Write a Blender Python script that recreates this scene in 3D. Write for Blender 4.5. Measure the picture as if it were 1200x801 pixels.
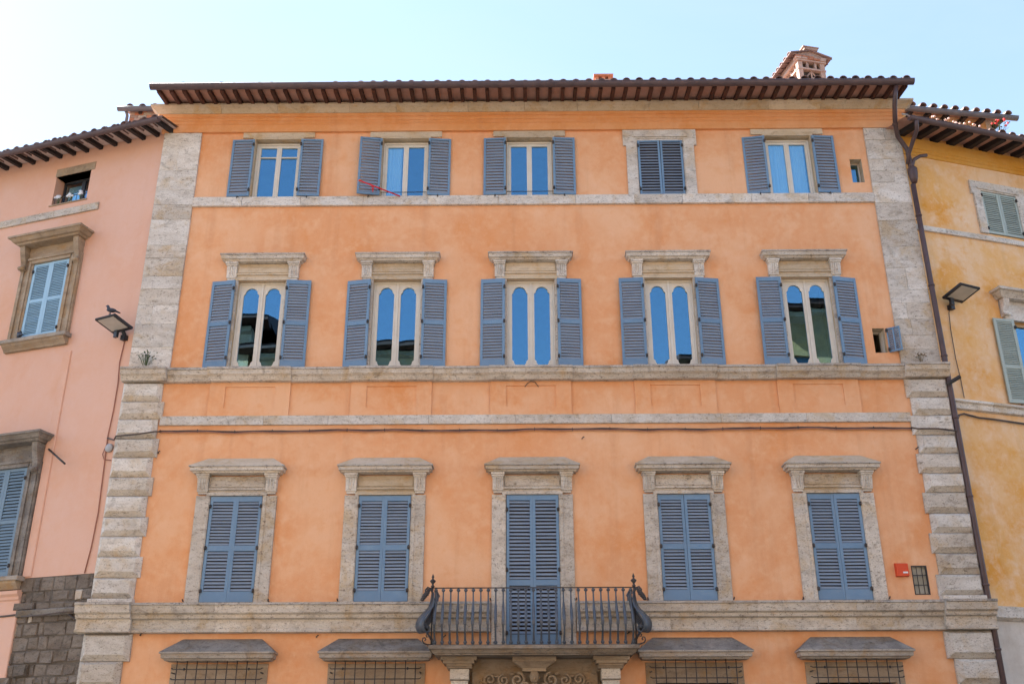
import bpy, math, random
from math import radians as R, sin, cos, pi
from mathutils import Vector, Matrix
random.seed(7)
S = bpy.context.scene
for o in list(bpy.data.objects): bpy.data.objects.remove(o)
C = S.collection

# ---------------------------------------------------------------- camera
PITCH, YAW, ROLL, FPX = R(23.1027), R(0.45825), R(-0.15424), 1200.0
CAM = Vector((0, -22, 1.6))
_u0 = Vector((0, -sin(PITCH), cos(PITCH))); _x0 = Vector((1, 0, 0)); _f0 = Vector((0, cos(PITCH), sin(PITCH)))
_Z = Matrix.Rotation(YAW, 3, 'Z')
CX = _Z @ (_x0*cos(ROLL) + _u0*sin(ROLL)); CU = _Z @ (_u0*cos(ROLL) - _x0*sin(ROLL)); CF = _Z @ _f0
cd = bpy.data.cameras.new('camera'); cam = bpy.data.objects.new('camera', cd); C.objects.link(cam)
cd.sensor_width = 36; cd.lens = 36.0*FPX/1200.0; cd.clip_start = .1; cd.clip_end = 6000
m = Matrix((CX, CU, -CF)).transposed().to_4x4(); m.translation = CAM; cam.matrix_world = m
S.camera = cam

# ---------------------------------------------------------------- sky, sun, exposure
SUN_AZ, SUN_EL = R(-69), R(40)           # azimuth from +Y (behind the palazzo), towards -X
SKY_STRENGTH, SUN_STRENGTH, EXPOSURE = .078, 5.0, 2.6
w = bpy.data.worlds.new('World'); S.world = w; w.use_nodes = True
nt = w.node_tree; nt.nodes.clear()
sky = nt.nodes.new('ShaderNodeTexSky'); sky.sky_type = 'NISHITA'; sky.sun_disc = False
sky.sun_elevation = SUN_EL; sky.sun_rotation = SUN_AZ
sky.air_density = 1.0; sky.dust_density = .45; sky.ozone_density = 2.0
bgn = nt.nodes.new('ShaderNodeBackground'); bgn.inputs['Strength'].default_value = SKY_STRENGTH
wo = nt.nodes.new('ShaderNodeOutputWorld')
# thin high cloud over the whole sky
tc = nt.nodes.new('ShaderNodeTexCoord'); mp = nt.nodes.new('ShaderNodeMapping'); mp.inputs['Scale'].default_value = (1.2, 1.2, 3.0)
nz = nt.nodes.new('ShaderNodeTexNoise'); nz.inputs['Scale'].default_value = 1.6; nz.inputs['Detail'].default_value = 7; nz.inputs['Roughness'].default_value = .55; nz.inputs['Distortion'].default_value = .6
rp = nt.nodes.new('ShaderNodeValToRGB'); rp.color_ramp.elements[0].position = .42; rp.color_ramp.elements[1].position = .85
rp.color_ramp.elements[0].color = (.26, .26, .26, 1); rp.color_ramp.elements[1].color = (.55, .55, .55, 1)
mx = nt.nodes.new('ShaderNodeMix'); mx.data_type = 'RGBA'; mx.inputs['B'].default_value = (1.8, 2.1, 2.5, 1)
for a, b in ((tc.outputs['Generated'], mp.inputs['Vector']), (mp.outputs[0], nz.inputs['Vector']), (nz.outputs['Fac'], rp.inputs[0]),
             (rp.outputs[0], mx.inputs['Factor']), (sky.outputs[0], mx.inputs['A']), (mx.outputs['Result'], bgn.inputs[0]), (bgn.outputs[0], wo.inputs[0])):
    nt.links.new(a, b)
sl = bpy.data.lights.new('sun', 'SUN'); sl.energy = SUN_STRENGTH; sl.angle = R(.5); sl.color = (1, .96, .90)
so = bpy.data.objects.new('sun', sl); C.objects.link(so)
to_sun = Vector((sin(SUN_AZ)*cos(SUN_EL), cos(SUN_AZ)*cos(SUN_EL), sin(SUN_EL)))
so.rotation_euler = to_sun.to_track_quat('Z', 'Y').to_euler(); so.location = (-30, 20, 60)
vs = S.view_settings; vs.view_transform = 'Standard'; vs.look = 'None'; vs.gamma = 1; vs.exposure = EXPOSURE; vs.use_curve_mapping = False
S.render.engine = 'CYCLES'

# ---------------------------------------------------------------- materials
M = {}
class NT:
    def __init__(s, name, rough=.8, spec=.3):
        s.m = bpy.data.materials.new(name); s.m.use_nodes = True; s.t = s.m.node_tree
        s.b = s.t.nodes['Principled BSDF']; s.b.inputs['Roughness'].default_value = rough
        s.b.inputs['Specular IOR Level'].default_value = spec
        s.co = s.t.nodes.new('ShaderNodeTexCoord'); s.oi = s.t.nodes.new('ShaderNodeObjectInfo')
        v = s.t.nodes.new('ShaderNodeVectorMath'); v.operation = 'MULTIPLY_ADD'
        v.inputs[0].default_value = (37, 17, 53); s.l(s.oi.outputs['Random'], v.inputs[0])
        v.inputs[1].default_value = (37, 17, 53); s.l(s.co.outputs['Object'], v.inputs[2]); s.vec = v.outputs[0]
        M[name] = s.m
    def l(s, a, b): s.t.links.new(a, b)
    def noise(s, scale, detail=4, rough=.55, stretch=(1, 1, 1), dist=0, off=0):
        n = s.t.nodes.new('ShaderNodeTexNoise'); mp = s.t.nodes.new('ShaderNodeMapping')
        mp.inputs['Scale'].default_value = stretch; mp.inputs['Location'].default_value = (off, off*.7, off*1.3)
        n.inputs['Scale'].default_value = scale; n.inputs['Detail'].default_value = detail; n.inputs['Roughness'].default_value = rough; n.inputs['Distortion'].default_value = dist
        s.l(s.vec, mp.inputs[0]); s.l(mp.outputs[0], n.inputs['Vector']); return n.outputs['Fac']
    def ramp(s, fac, a, b, ca=(0, 0, 0, 1), cb=(1, 1, 1, 1)):
        r = s.t.nodes.new('ShaderNodeValToRGB'); r.color_ramp.elements[0].position = a; r.color_ramp.elements[1].position = b
        r.color_ramp.elements[0].color = ca; r.color_ramp.elements[1].color = cb; s.l(fac, r.inputs[0]); return r.outputs[0]
    def mix(s, fac, a, b, mode='MIX', k=None):
        x = s.t.nodes.new('ShaderNodeMix'); x.data_type = 'RGBA'; x.blend_type = mode
        if k is not None:
            q = s.t.nodes.new('ShaderNodeMath'); q.operation = 'MULTIPLY'; q.inputs[1].default_value = k
            s.l(fac, q.inputs[0]); fac = q.outputs[0]
        if isinstance(fac, (int, float)): x.inputs['Factor'].default_value = fac
        else: s.l(fac, x.inputs['Factor'])
        for v, i in ((a, 'A'), (b, 'B')):
            if isinstance(v, tuple): x.inputs[i].default_value = (*v[:3], 1)
            else: s.l(v, x.inputs[i])
        return x.outputs['Result']
    def color(s, c): 
        if isinstance(c, tuple): s.b.inputs['Base Color'].default_value = (*c[:3], 1)
        else: s.l(c, s.b.inputs['Base Color'])
    def bump(s, fac, strength=.3, dist=.02):
        b = s.t.nodes.new('ShaderNodeBump'); b.inputs['Strength'].default_value = strength; b.inputs['Distance'].default_value = dist
        s.l(fac, b.inputs['Height']); s.l(b.outputs[0], s.b.inputs['Normal'])
    def vary(s, col, amt=.25):
        """brightness differs from one object to the next"""
        h = s.t.nodes.new('ShaderNodeHueSaturation'); mr = s.t.nodes.new('ShaderNodeMapRange')
        mr.inputs[3].default_value = 1-amt; mr.inputs[4].default_value = 1+amt; s.l(s.oi.outputs['Random'], mr.inputs[0]); s.l(mr.outputs[0], h.inputs['Value'])
        if isinstance(col, tuple): h.inputs['Color'].default_value = (*col[:3], 1)
        else: s.l(col, h.inputs['Color'])
        return h.outputs[0]

def stucco(name, base, light, deep, streak, ks=.35, fine=.5, mott=1.0):
    n = NT(name, .92, .15)
    c = n.mix(n.ramp(n.noise(.38, 6, .62, dist=.6), .40, .62), base, light, k=min(1, .75*mott))
    c = n.mix(n.ramp(n.noise(.8, 7, .62, off=11, dist=.3), .50, .70), c, deep, k=min(1, .8*mott))
    c = n.mix(n.ramp(n.noise(2.2, 7, .62, off=5, dist=.2), .52, .70), c, light, k=min(1, .62*mott))
    c = n.mix(n.ramp(n.noise(1.5, 6, .62, (1.9, 1, .14), off=21), .54, .76), c, streak, k=ks)
    c = n.mix(n.ramp(n.noise(7, 6, .66, off=3), .50, .72), c, light, k=.40*mott)
    c = n.mix(n.ramp(n.noise(5, 6, .7, (1, 1, .7), off=41), .56, .74), c, deep, k=.45*mott)
    c = n.mix(n.ramp(n.noise(30, 4, .65, off=9), .60, .72), c, streak, k=.35)
    n.color(c)
    n.bump(n.mix(.35, n.noise(4, 7, .62), n.noise(60, 4, .65)), fine, .02)
stucco('stucco_orange', (.71, .345, .170), (.77, .475, .295), (.68, .275, .095), (.54, .24, .11), .36, .5, .88)
stucco('stucco_frieze', (.68, .31, .125), (.73, .39, .21), (.63, .25, .075), (.50, .21, .09), .25)
stucco('stucco_pink', (.64, .38, .28), (.66, .44, .36), (.62, .33, .20), (.56, .31, .21), .18, .3, .6)
stucco('stucco_yellow', (.72, .41, .15), (.76, .56, .39), (.68, .31, .055), (.54, .30, .11), .45, .6, 1.25)
stucco('stucco_ochre', (.60, .31, .06), (.64, .37, .12), (.55, .24, .03), (.40, .18, .04), .3)
stucco('plaster_grey', (.52, .48, .44), (.62, .59, .55), (.44, .39, .34), (.30, .26, .22), .3)
stucco('stucco_cream', (.66, .42, .20), (.60, .48, .35), (.5, .34, .2), (.4, .28, .18), .3)
stucco('stucco_tan', (.66, .38, .14), (.46, .33, .2), (.36, .2, .08), (.3, .18, .1), .3)

def stone(name, a, b, c_, dark, kd=.55, pits=.5, vary=.10, bump=.5):
    n = NT(name, .9, .2)
    c = n.mix(n.ramp(n.noise(1.3, 6, .62, (1, 1, 2.6), dist=.7), .40, .60), a, b)
    c = n.mix(n.ramp(n.noise(1.7, 6, .65, off=7, dist=.6), .52, .66), c, c_, k=.75)
    c = n.mix(n.ramp(n.noise(3.0, 8, .70, (1, 1, 1.7), off=15, dist=.8), .53, .72), c, dark, k=kd)
    c = n.mix(n.ramp(n.noise(9, 6, .72, (1, 1, 2.4), off=2), .57, .66), c, dark, k=pits)
    c = n.mix(n.ramp(n.noise(26, 4, .7, (1, 1, 1.6), off=31), .57, .66), c, dark, k=pits)
    c = n.mix(n.ramp(n.noise(5, 6, .7, off=51), .55, .7), c, b, k=.5)
    n.color(n.vary(c, vary))
    n.bump(n.mix(.5, n.noise(9, 7, .68, (1, 1, 2)), n.noise(34, 4, .7)), bump, .035)
stone('stone_light', (.57, .515, .455), (.68, .64, .59), (.55, .43, .29), (.18, .15, .12), .6, .8, .10, .9)
stone('stone_warm', (.50, .40, .28), (.56, .47, .36), (.50, .33, .16), (.22, .16, .10), .5, .35, .10)
stone('stone_grey', (.50, .44, .375), (.60, .545, .48), (.50, .37, .225), (.16, .125, .095), .65, .85, .10, .9)
stone('stone_dirty', (.33, .29, .25), (.42, .37, .32), (.36, .25, .15), (.10, .085, .075), .75, .6, .10)
stone('stone_lichen', (.40, .36, .32), (.50, .46, .42), (.36, .27, .18), (.075, .066, .058), .95, .8, .08, .8)
stone('stone_slab', (.20, .165, .13), (.30, .255, .21), (.24, .16, .09), (.06, .052, .046), .8, .6, .08, .7)
stone('stone_weathered', (.17, .15, .135), (.27, .245, .22), (.2, .15, .1), (.06, .055, .05), .7, .6, .10)
stone('stone_brown', (.30, .225, .155), (.38, .30, .22), (.36, .22, .10), (.12, .085, .065), .6, .4, .10)
stone('rubble', (.15, .122, .10), (.215, .18, .15), (.165, .125, .092), (.045, .038, .033), .85, .7, .12, 1.0)
stone('rubble_pale', (.42, .35, .28), (.5, .43, .36), (.4, .3, .2), (.12, .1, .08), .4, .5, .12, .8)
stone('mortar', (.11, .092, .077), (.155, .132, .11), (.12, .095, .075), (.035, .03, .027), .6, .4, .05, .8)

def paint(name, a, b, rough=.55, vary=.06, grain=(.2, 1, 1), worn=None):
    n = NT(name, rough, .35)
    c = n.mix(n.ramp(n.noise(3, 5, .6), .35, .7), a, b)
    if worn: c = n.mix(n.ramp(n.noise(14, 5, .7, off=4), .60, .72), c, worn, k=.5)
    n.color(n.vary(c, vary)); n.bump(n.noise(40, 3, .6), .15, .004)
paint('paint_blue', (.132, .228, .350), (.160, .262, .388), .5, .07, worn=(.20, .25, .33))
paint('paint_slat', (.200, .248, .320), (.232, .282, .355), .55, .08, worn=(.22, .25, .31))
paint('paint_sky', (.27, .43, .56), (.30, .47, .60), .5, .04)
paint('paint_sage', (.33, .39, .36), (.38, .44, .41), .5, .06)
paint('paint_steel', (.13, .195, .26), (.155, .225, .295), .5, .05)
paint('frame_white', (.60, .56, .49), (.66, .63, .57), .5, .04, worn=(.45, .40, .33))
paint('frosted_glass', (.30, .29, .24), (.42, .41, .36), .25)
paint('frame_dark', (.03, .03, .035), (.05, .05, .055), .45)
paint('curtain', (.72, .76, .78), (.80, .83, .84), .9)
paint('iron', (.030, .027, .028), (.065, .055, .052), .45, .1, worn=(.10, .06, .04))
paint('iron_sheet', (.065, .075, .092), (.10, .115, .14), .30, .05, worn=(.07, .06, .06))
paint('gutter_brown', (.080, .056, .062), (.115, .080, .085), .42, .05, worn=(.17, .11, .10))
paint('pipe_brown', (.070, .042, .042), (.10, .062, .060), .42, .05, worn=(.13, .08, .07))
paint('gutter_grey', (.10, .10, .12), (.15, .15, .17), .4, .05)
paint('rafter_brown', (.055, .020, .014), (.095, .038, .026), .7, .2)
paint('rafter_dark', (.018, .014, .016), (.035, .026, .026), .7, .2)
paint('soffit', (.50, .27, .20), (.60, .36, .28), .85, .15, worn=(.3, .17, .12))
paint('soffit_pale', (.62, .50, .46), (.7, .58, .54), .85, .1)
paint('black_plastic', (.018, .020, .026), (.028, .031, .04), .4)
paint('lamp_glass', (.42, .40, .36), (.5, .48, .44), .25)
paint('red_plastic', (.56, .055, .018), (.62, .075, .025), .4, worn=(.5, .05, .02))
paint('red_paint', (.52, .02, .03), (.6, .03, .04), .4)
paint('white_print', (.8, .8, .78), (.75, .75, .74), .5)
paint('cable', (.055, .042, .040), (.12, .085, .07), .6)
paint('cable_red', (.30, .13, .09), (.36, .17, .12), .7)
paint('cable_grey', (.30, .30, .31), (.4, .4, .41), .6)
paint('feather', (.025, .03, .045), (.07, .08, .11), .6)
paint('leaf', (.05, .085, .025), (.09, .13, .04), .6, .3)
paint('leaf_dry', (.16, .12, .07), (.22, .17, .10), .8, .3)
paint('petal_red', (.62, .02, .03), (.7, .05, .04), .6)
paint('petal_pink', (.65, .35, .30), (.7, .55, .5), .6)
paint('petal_white', (.62, .68, .76), (.75, .78, .82), .6)
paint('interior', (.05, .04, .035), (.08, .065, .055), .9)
paint('slate_tile', (.17, .11, .10), (.30, .20, .17), .85, .25, worn=(.12, .10, .10))
paint('terracotta', (.34, .17, .11), (.46, .26, .18), .85, .25, worn=(.20, .13, .10))
paint('brick_red', (.40, .15, .08), (.48, .21, .12), .85, .25)
paint('brick_pale', (.33, .21, .16), (.44, .32, .26), .85, .2, worn=(.36, .13, .08))
n = NT('paving', .85, .3); n.color(n.mix(n.ramp(n.noise(.6, 6, .6), .3, .7), (.055, .052, .05), (.09, .085, .08)))
n.bump(n.noise(9, 4, .6), .3, .02)
# window glass: partly mirror, partly see-through
g = bpy.data.materials.new('glass'); g.use_nodes = True; t = g.node_tree; t.nodes.clear()
go = t.nodes.new('ShaderNodeBsdfGlossy'); go.inputs['Roughness'].default_value = .0; go.inputs['Color'].default_value = (.30, .60, .82, 1)
tr = t.nodes.new('ShaderNodeBsdfTransparent'); tr.inputs['Color'].default_value = (.80, .92, .97, 1)
ms = t.nodes.new('ShaderNodeMixShader'); ms.inputs[0].default_value = .25; ou = t.nodes.new('ShaderNodeOutputMaterial')
gt = t.nodes.new('ShaderNodeTexCoord'); gn = t.nodes.new('ShaderNodeTexNoise'); gn.inputs['Scale'].default_value = 1.1; gn.inputs['Detail'].default_value = 1
gb = t.nodes.new('ShaderNodeBump'); gb.inputs['Strength'].default_value = .06; gb.inputs['Distance'].default_value = .05
t.links.new(gt.outputs['Object'], gn.inputs[0]); t.links.new(gn.outputs[0], gb.inputs['Height']); t.links.new(gb.outputs[0], go.inputs['Normal'])
t.links.new(tr.outputs[0], ms.inputs[1]); t.links.new(go.outputs[0], ms.inputs[2]); t.links.new(ms.outputs[0], ou.inputs[0]); M['glass'] = g

# ---------------------------------------------------------------- mesh helpers
class MB:
    def __init__(s): s.v = []; s.f = []; s.mi = []; s.sm = []
    def add(s, vs, fs, mi=0, smooth=False):
        k = len(s.v); s.v += [tuple(p) for p in vs]; s.f += [tuple(k+i for i in f) for f in fs]; s.mi += [mi]*len(fs); s.sm += [smooth]*len(fs); return s
    def box(s, x0, x1, y0, y1, z0, z1, mi=0):
        vs = [(x, y, z) for z in (z0, z1) for y in (y0, y1) for x in (x0, x1)]
        return s.add(vs, [(0, 2, 3, 1), (4, 5, 7, 6), (0, 1, 5, 4), (2, 6, 7, 3), (0, 4, 6, 2), (1, 3, 7, 5)], mi)
    def bbox(s, x0, x1, y0, y1, z0, z1, bx=.01, bz=None, jit=0, mi=0):
        """block whose front face (y0 side) is bevelled"""
        bz = bx if bz is None else bz
        if not isinstance(bz, tuple): bz = (bz, bz)
        if not isinstance(bx, tuple): bx = (bx, bx)
        d = min(.12, abs(y1-y0)*.8, max(*bx, *bz))
        j = lambda: random.uniform(-jit, jit)
        vs = [(x0, y1, z0), (x1, y1, z0), (x1, y1, z1), (x0, y1, z1), (x0, y0+d, z0), (x1, y0+d, z0), (x1, y0+d, z1), (x0, y0+d, z1),
              (x0+bx[0]+j(), y0+j(), z0+bz[0]+j()), (x1-bx[1]+j(), y0+j(), z0+bz[0]+j()), (x1-bx[1]+j(), y0+j(), z1-bz[1]+j()), (x0+bx[0]+j(), y0+j(), z1-bz[1]+j())]
        fs = [(0, 3, 2, 1), (8, 9, 10, 11)]
        for i in range(4):
            k = (i+1) % 4; fs += [(i, k, 4+k, 4+i), (4+i, 4+k, 8+k, 8+i)]
        return s.add(vs, fs, mi)
    def mould(s, prof, x0, x1, y=0, rl=True, rr=True, topmi=None, mi=0, lip=None):
        """profile (depth, z) swept along x, mitred returns at the ends"""
        L = []; n_ = len(prof)
        for d, z in prof:
            a = x0-d if rl else x0; b = x1+d if rr else x1
            L.append([(a, y, z), (a, y-d, z), (b, y-d, z), (b, y, z)])
        vs = [p for r in L for p in r]; fs = []; mis = []
        for i in range(n_-1):
            for k in range(3):
                p = i*4+k; fs.append((p, p+4, p+5, p+1)); mis.append(topmi if (topmi is not None and i == 0) else lip if (lip is not None and i in (1, 2)) else mi)
        fs.append(tuple(i*4 for i in range(n_))); mis.append(mi); fs.append(tuple(i*4+3 for i in reversed(range(n_)))); mis.append(mi)
        k0 = len(s.v); s.v += vs; s.f += [tuple(k0+i for i in f) for f in fs]; s.mi += mis; s.sm += [False]*len(fs); return s
    def tube(s, pts, r, n_=8, caps=True, mi=0, sq=1.0):
        pts = [Vector(p) for p in pts]; rr = r if isinstance(r, (list, tuple)) else [r]*len(pts); vs = []; prev = None
        for i, p in enumerate(pts):
            d = (pts[min(i+1, len(pts)-1)]-pts[max(i-1, 0)]).normalized()
            if prev is None:
                a = Vector((0, 0, 1)) if abs(d.z) < .9 else Vector((1, 0, 0)); e = d.cross(a).normalized()
            else: e = (prev-d*prev.dot(d)).normalized()
            prev = e; g_ = d.cross(e)
            for k in range(n_):
                q = 2*pi*k/n_; vs.append(p+(e*cos(q)+g_*sin(q)*sq)*rr[i])
        fs = []
        for i in range(len(pts)-1):
            for k in range(n_):
                a = i*n_+k; b = i*n_+(k+1) % n_; fs.append((a, b, b+n_, a+n_))
        if caps: fs += [tuple(reversed(range(n_))), tuple((len(pts)-1)*n_+k for k in range(n_))]
        return s.add(vs, fs, mi, n_ > 5)
    def lathe(s, c, prof, n_=10, mi=0):
        vs = []; fs = []
        for r, z in prof:
            for k in range(n_): vs.append((c[0]+r*cos(2*pi*k/n_), c[1]+r*sin(2*pi*k/n_), c[2]+z))
        for i in range(len(prof)-1):
            for k in range(n_):
                a = i*n_+k; b = i*n_+(k+1) % n_; fs.append((a, b, b+n_, a+n_))
        fs += [tuple(reversed(range(n_))), tuple((len(prof)-1)*n_+k for k in range(n_))]
        return s.add(vs, fs, mi, True)
    def ball(s, c, rx, ry, rz, n_=8, m_=5, mi=0):
        return s.add(*_ball(c, rx, ry, rz, n_, m_), mi, True)
    def prism(s, poly, y0, y1, mi=0):
        """polygon in x,z extruded in y"""
        n_ = len(poly); vs = [(x, y0, z) for x, z in poly]+[(x, y1, z) for x, z in poly]
        fs = [tuple(range(n_)), tuple(reversed(range(n_, 2*n_)))]+[(i, n_+i, n_+(i+1) % n_, (i+1) % n_) for i in range(n_)]
        return s.add(vs, fs, mi)
    def sheet(s, pts, width_fn, mi=0):
        """ribbon: pts list of Vector, width_fn(i) -> Vector half width"""
        vs = []; n_ = len(pts)
        for i, p in enumerate(pts): h = width_fn(i); vs += [Vector(p)-h, Vector(p)+h]
        return s.add(vs, [(2*i, 2*i+1, 2*i+3, 2*i+2) for i in range(n_-1)], mi, True)
    def mesh(s, name, mats):
        me = bpy.data.meshes.new(name); me.from_pydata(s.v, [], s.f)
        for m_ in (mats if isinstance(mats, (list, tuple)) else [mats]): me.materials.append(M[m_])
        me.polygons.foreach_set('material_index', s.mi); me.polygons.foreach_set('use_smooth', s.sm); me.update()
        import bmesh
        bm = bmesh.new(); bm.from_mesh(me); bmesh.ops.recalc_face_normals(bm, faces=bm.faces); bm.to_mesh(me); bm.free()
        return me
    def build(s, name, mats, parent=None, loc=None, rot=None):
        return put(name, s.mesh(name, mats), parent, loc, rot)
def _ball(c, rx, ry, rz, n_, m_):
    vs = [(c[0], c[1], c[2]-rz)]; fs = []
    for i in range(1, m_):
        a = -pi/2+pi*i/m_
        for k in range(n_): vs.append((c[0]+rx*cos(a)*cos(2*pi*k/n_), c[1]+ry*cos(a)*sin(2*pi*k/n_), c[2]+rz*sin(a)))
    vs.append((c[0], c[1], c[2]+rz)); top = len(vs)-1
    for k in range(n_):
        b = (k+1) % n_; fs += [(0, 1+b, 1+k), (top, 1+(m_-2)*n_+k, 1+(m_-2)*n_+b)]
        for i in range(m_-2): fs.append((1+i*n_+k, 1+i*n_+b, 1+(i+1)*n_+b, 1+(i+1)*n_+k))
    return vs, fs
def put(name, me, parent=None, loc=None, rot=None):
    o = bpy.data.objects.new(name, me); C.objects.link(o)
    if parent is not None: o.parent = parent
    if loc is not None: o.location = loc
    if rot is not None: o.rotation_euler = rot
    return o
def thing(name, label, cat, loc=(0, 0, 0), rz=0, group=None):
    o = bpy.data.objects.new(name, None); C.objects.link(o); o.location = loc; o.rotation_euler = (0, 0, rz)
    return tag(o, label, cat, group)
def tag(o, label, cat, group=None):
    o['label'] = label; o['category'] = cat
    if group: o['group'] = group
    return o
def stuff(o): o['kind'] = 'stuff'; return o
def struct(o): o['kind'] = 'structure'; return o

class Frame:
    """a facade plane: local x along the wall, local -y out of the wall, z up"""
    def __init__(s, ox, oy, ang): s.o = Vector((ox, oy, 0)); s.a = ang; s.inv = Matrix.Rotation(-ang, 3, 'Z'); s.m = Matrix.Rotation(ang, 3, 'Z')
    def P(s, px, py, y=0):
        d = CF*FPX+CX*(px-600)+CU*(400.5-py); c = s.inv @ (CAM-s.o); d = s.inv @ d; t_ = (y-c.y)/d.y
        return c.x+d.x*t_, c.z+d.z*t_
    def V(s, px, py, y=0): a, b = s.P(px, py, y); return Vector((a, y, b))
    def W(s, v): return s.m @ Vector(v)+s.o
FM = Frame(0, 0, 0); FL = Frame(-9.1, .06, R(-18.3)); FR = Frame(9.70, .10, R(17))

def holed_wall(mb, x0, x1, z0, z1, holes, y=0, depth=.42, mi=0, rmi=None):
    xs = sorted({x0, x1, *[h[0] for h in holes], *[h[1] for h in holes]}); zs = sorted({z0, z1, *[h[2] for h in holes], *[h[3] for h in holes]})
    rmi = mi if rmi is None else rmi
    for i in range(len(xs)-1):
        for k in range(len(zs)-1):
            cx, cz = (xs[i]+xs[i+1])/2, (zs[k]+zs[k+1])/2
            if any(h[0] < cx < h[1] and h[2] < cz < h[3] for h in holes): continue
            mb.add([(xs[i], y, zs[k]), (xs[i+1], y, zs[k]), (xs[i+1], y, zs[k+1]), (xs[i], y, zs[k+1])], [(0, 1, 2, 3)], mi)
    for a, b, c, d in holes:
        mb.add([(a, y, c), (b, y, c), (b, y, d), (a, y, d), (a, y+depth, c), (b, y+depth, c), (b, y+depth, d), (a, y+depth, d)],
               [(0, 1, 5, 4), (1, 2, 6, 5), (2, 3, 7, 6), (3, 0, 4, 7)], rmi)

# ---------------------------------------------------------------- louvred shutters
_leafs = {}
class Rest:
    mb = None
def leaf_mesh(w, panels, h, st, mats, tilt=.030, chord=.064):
    key = (round(w, 3), round(h, 3), tuple(panels), mats)
    if key in _leafs: return _leafs[key]
    mb = MB(); T = .036
    mb.box(0, st, -T/2, T/2, 0, h); mb.box(w-st, w, -T/2, T/2, 0, h)
    edges = [0]+[e for p in panels for e in p[:2]]+[h]
    for i in range(0, len(edges), 2): mb.box(st, w-st, -T/2+.003, T/2-.003, edges[i], edges[i+1])
    fm = mb.mesh('shutter', mats[0])
    sm = MB(); L = w-2*st; y0, y1 = -.017, .013; c_ = chord
    sm.add([(0, y0, 0), (L, y0, 0), (L, y1, c_), (0, y1, c_), (0, y0+.008, -.004), (L, y0+.008, -.004), (L, y1+.008, c_-.004), (0, y1+.008, c_-.004)],
           [(0, 1, 2, 3), (7, 6, 5, 4), (0, 4, 5, 1), (2, 6, 7, 3), (0, 3, 7, 4), (1, 5, 6, 2)])
    slm = sm.mesh('slat', mats[1])
    pos = []
    for z0, z1, n_ in panels:
        for i in range(n_): pos.append((st, 0, z0+(i+.5)*(z1-z0)/n_-c_*.48))
    _leafs[key] = (fm, slm, pos); return _leafs[key]
hinge_me = None
def leaf(parent, w, h, panels, hinge, ang, mirror=False, single=True, st=.06, mats=('paint_blue', 'paint_slat'), chord=.050, rest=None, hin=3):
    """hinge: (x, y, z) of the hinge foot; ang: swing; mirror: leaf extends towards -x"""
    global hinge_me
    fm, slm, pos = leaf_mesh(w, panels, h, st, mats, chord=chord)
    o = put('shutter', fm, parent, hinge, (random.uniform(-.003, .003), random.uniform(-.004, .004), ang))
    off = -w if mirror else 0
    if mirror: o.location = Vector(hinge)+Matrix.Rotation(ang, 3, 'Z') @ Vector((-w, 0, 0))
    if single:
        for p in pos: put('slat', slm, o, p, (random.uniform(-.05, .05), random.uniform(-.006, .006), 0))
    else:
        mtx = Matrix.Translation(o.location) @ o.rotation_euler.to_matrix().to_4x4()
        for p in pos:
            q = mtx @ Matrix.Translation(p) @ Matrix.Rotation(random.uniform(-.05, .05), 4, 'X') @ Matrix.Rotation(random.uniform(-.006, .006), 4, 'Y')
            rest.add([q @ v.co for v in slm.vertices], [tuple(f.vertices) for f in slm.polygons])
    if hinge_me is None:
        hb = MB(); hb.box(-.025, .025, -.03, .004, -.035, .035); hb.tube([(0, -.03, -.045), (0, -.03, .045)], .012, 6); hinge_me = hb.mesh('hinge', 'iron')
    for i in range(hin): put('hinge', hinge_me, o, (w-.01 if mirror else .01, -.02, h*(.10+.80*i/max(1, hin-1))))
    return o

# ---------------------------------------------------------------- tiles
tb = MB(); nseg = 7; vs = []
for yy, r in ((0, .105), (.46, .085)):
    for rr in (r, r-.016):
        for k in range(nseg+1): vs.append((rr*cos(pi*k/nseg), yy, rr*sin(pi*k/nseg)*.95))
fs = []; q = nseg+1
for k in range(nseg):
    fs += [(k, k+1, 2*q+k+1, 2*q+k), (q+k+1, q+k, 3*q+k, 3*q+k+1), (k+1, k, q+k, q+k+1), (2*q+k, 2*q+k+1, 3*q+k+1, 3*q+k)]
fs += [(0, 2*q, 3*q, q), (q-1, 2*q-1, 4*q-1, 3*q-1)]
tb.add(vs, fs); TILE = tb.mesh('roof_tile', 'slate_tile')
def tile_row(parent, x0, x1, n_, y, z, slope, name='roof_tile', dz=lambda u: 0):
    for i in range(n_):
        u = (i+.5)/n_
        put(name, TILE, parent, (x0+(x1-x0)*u+random.uniform(-.012, .012), y+random.uniform(-.02, .02), z+dz(u)+random.uniform(-.008, .008)), (slope, 0, random.uniform(-.03, .03)))
def roof_sheet(parent, x0, x1, y0, y1, z0, slope, n_, th=.05):
    mb = MB(); N = n_*6; Lh = (y1-y0)
    for j, (yy) in enumerate((y0, y1)):
        for i in range(N+1):
            x = x0+(x1-x0)*i/N; mb.v.append((x, yy, z0+Lh*j*math.tan(slope)+.06*max(0, sin(2*pi*(i/6-.25)+pi/2)*1.0)))
    for i in range(N): mb.f.append((i, i+1, N+2+i, N+1+i)); mb.mi.append(0); mb.sm.append(True)
    mb.box(x0, x1, y0, y0+.02, z0-th, z0+.001)
    return mb.build('roof', 'slate_tile', parent)
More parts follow.
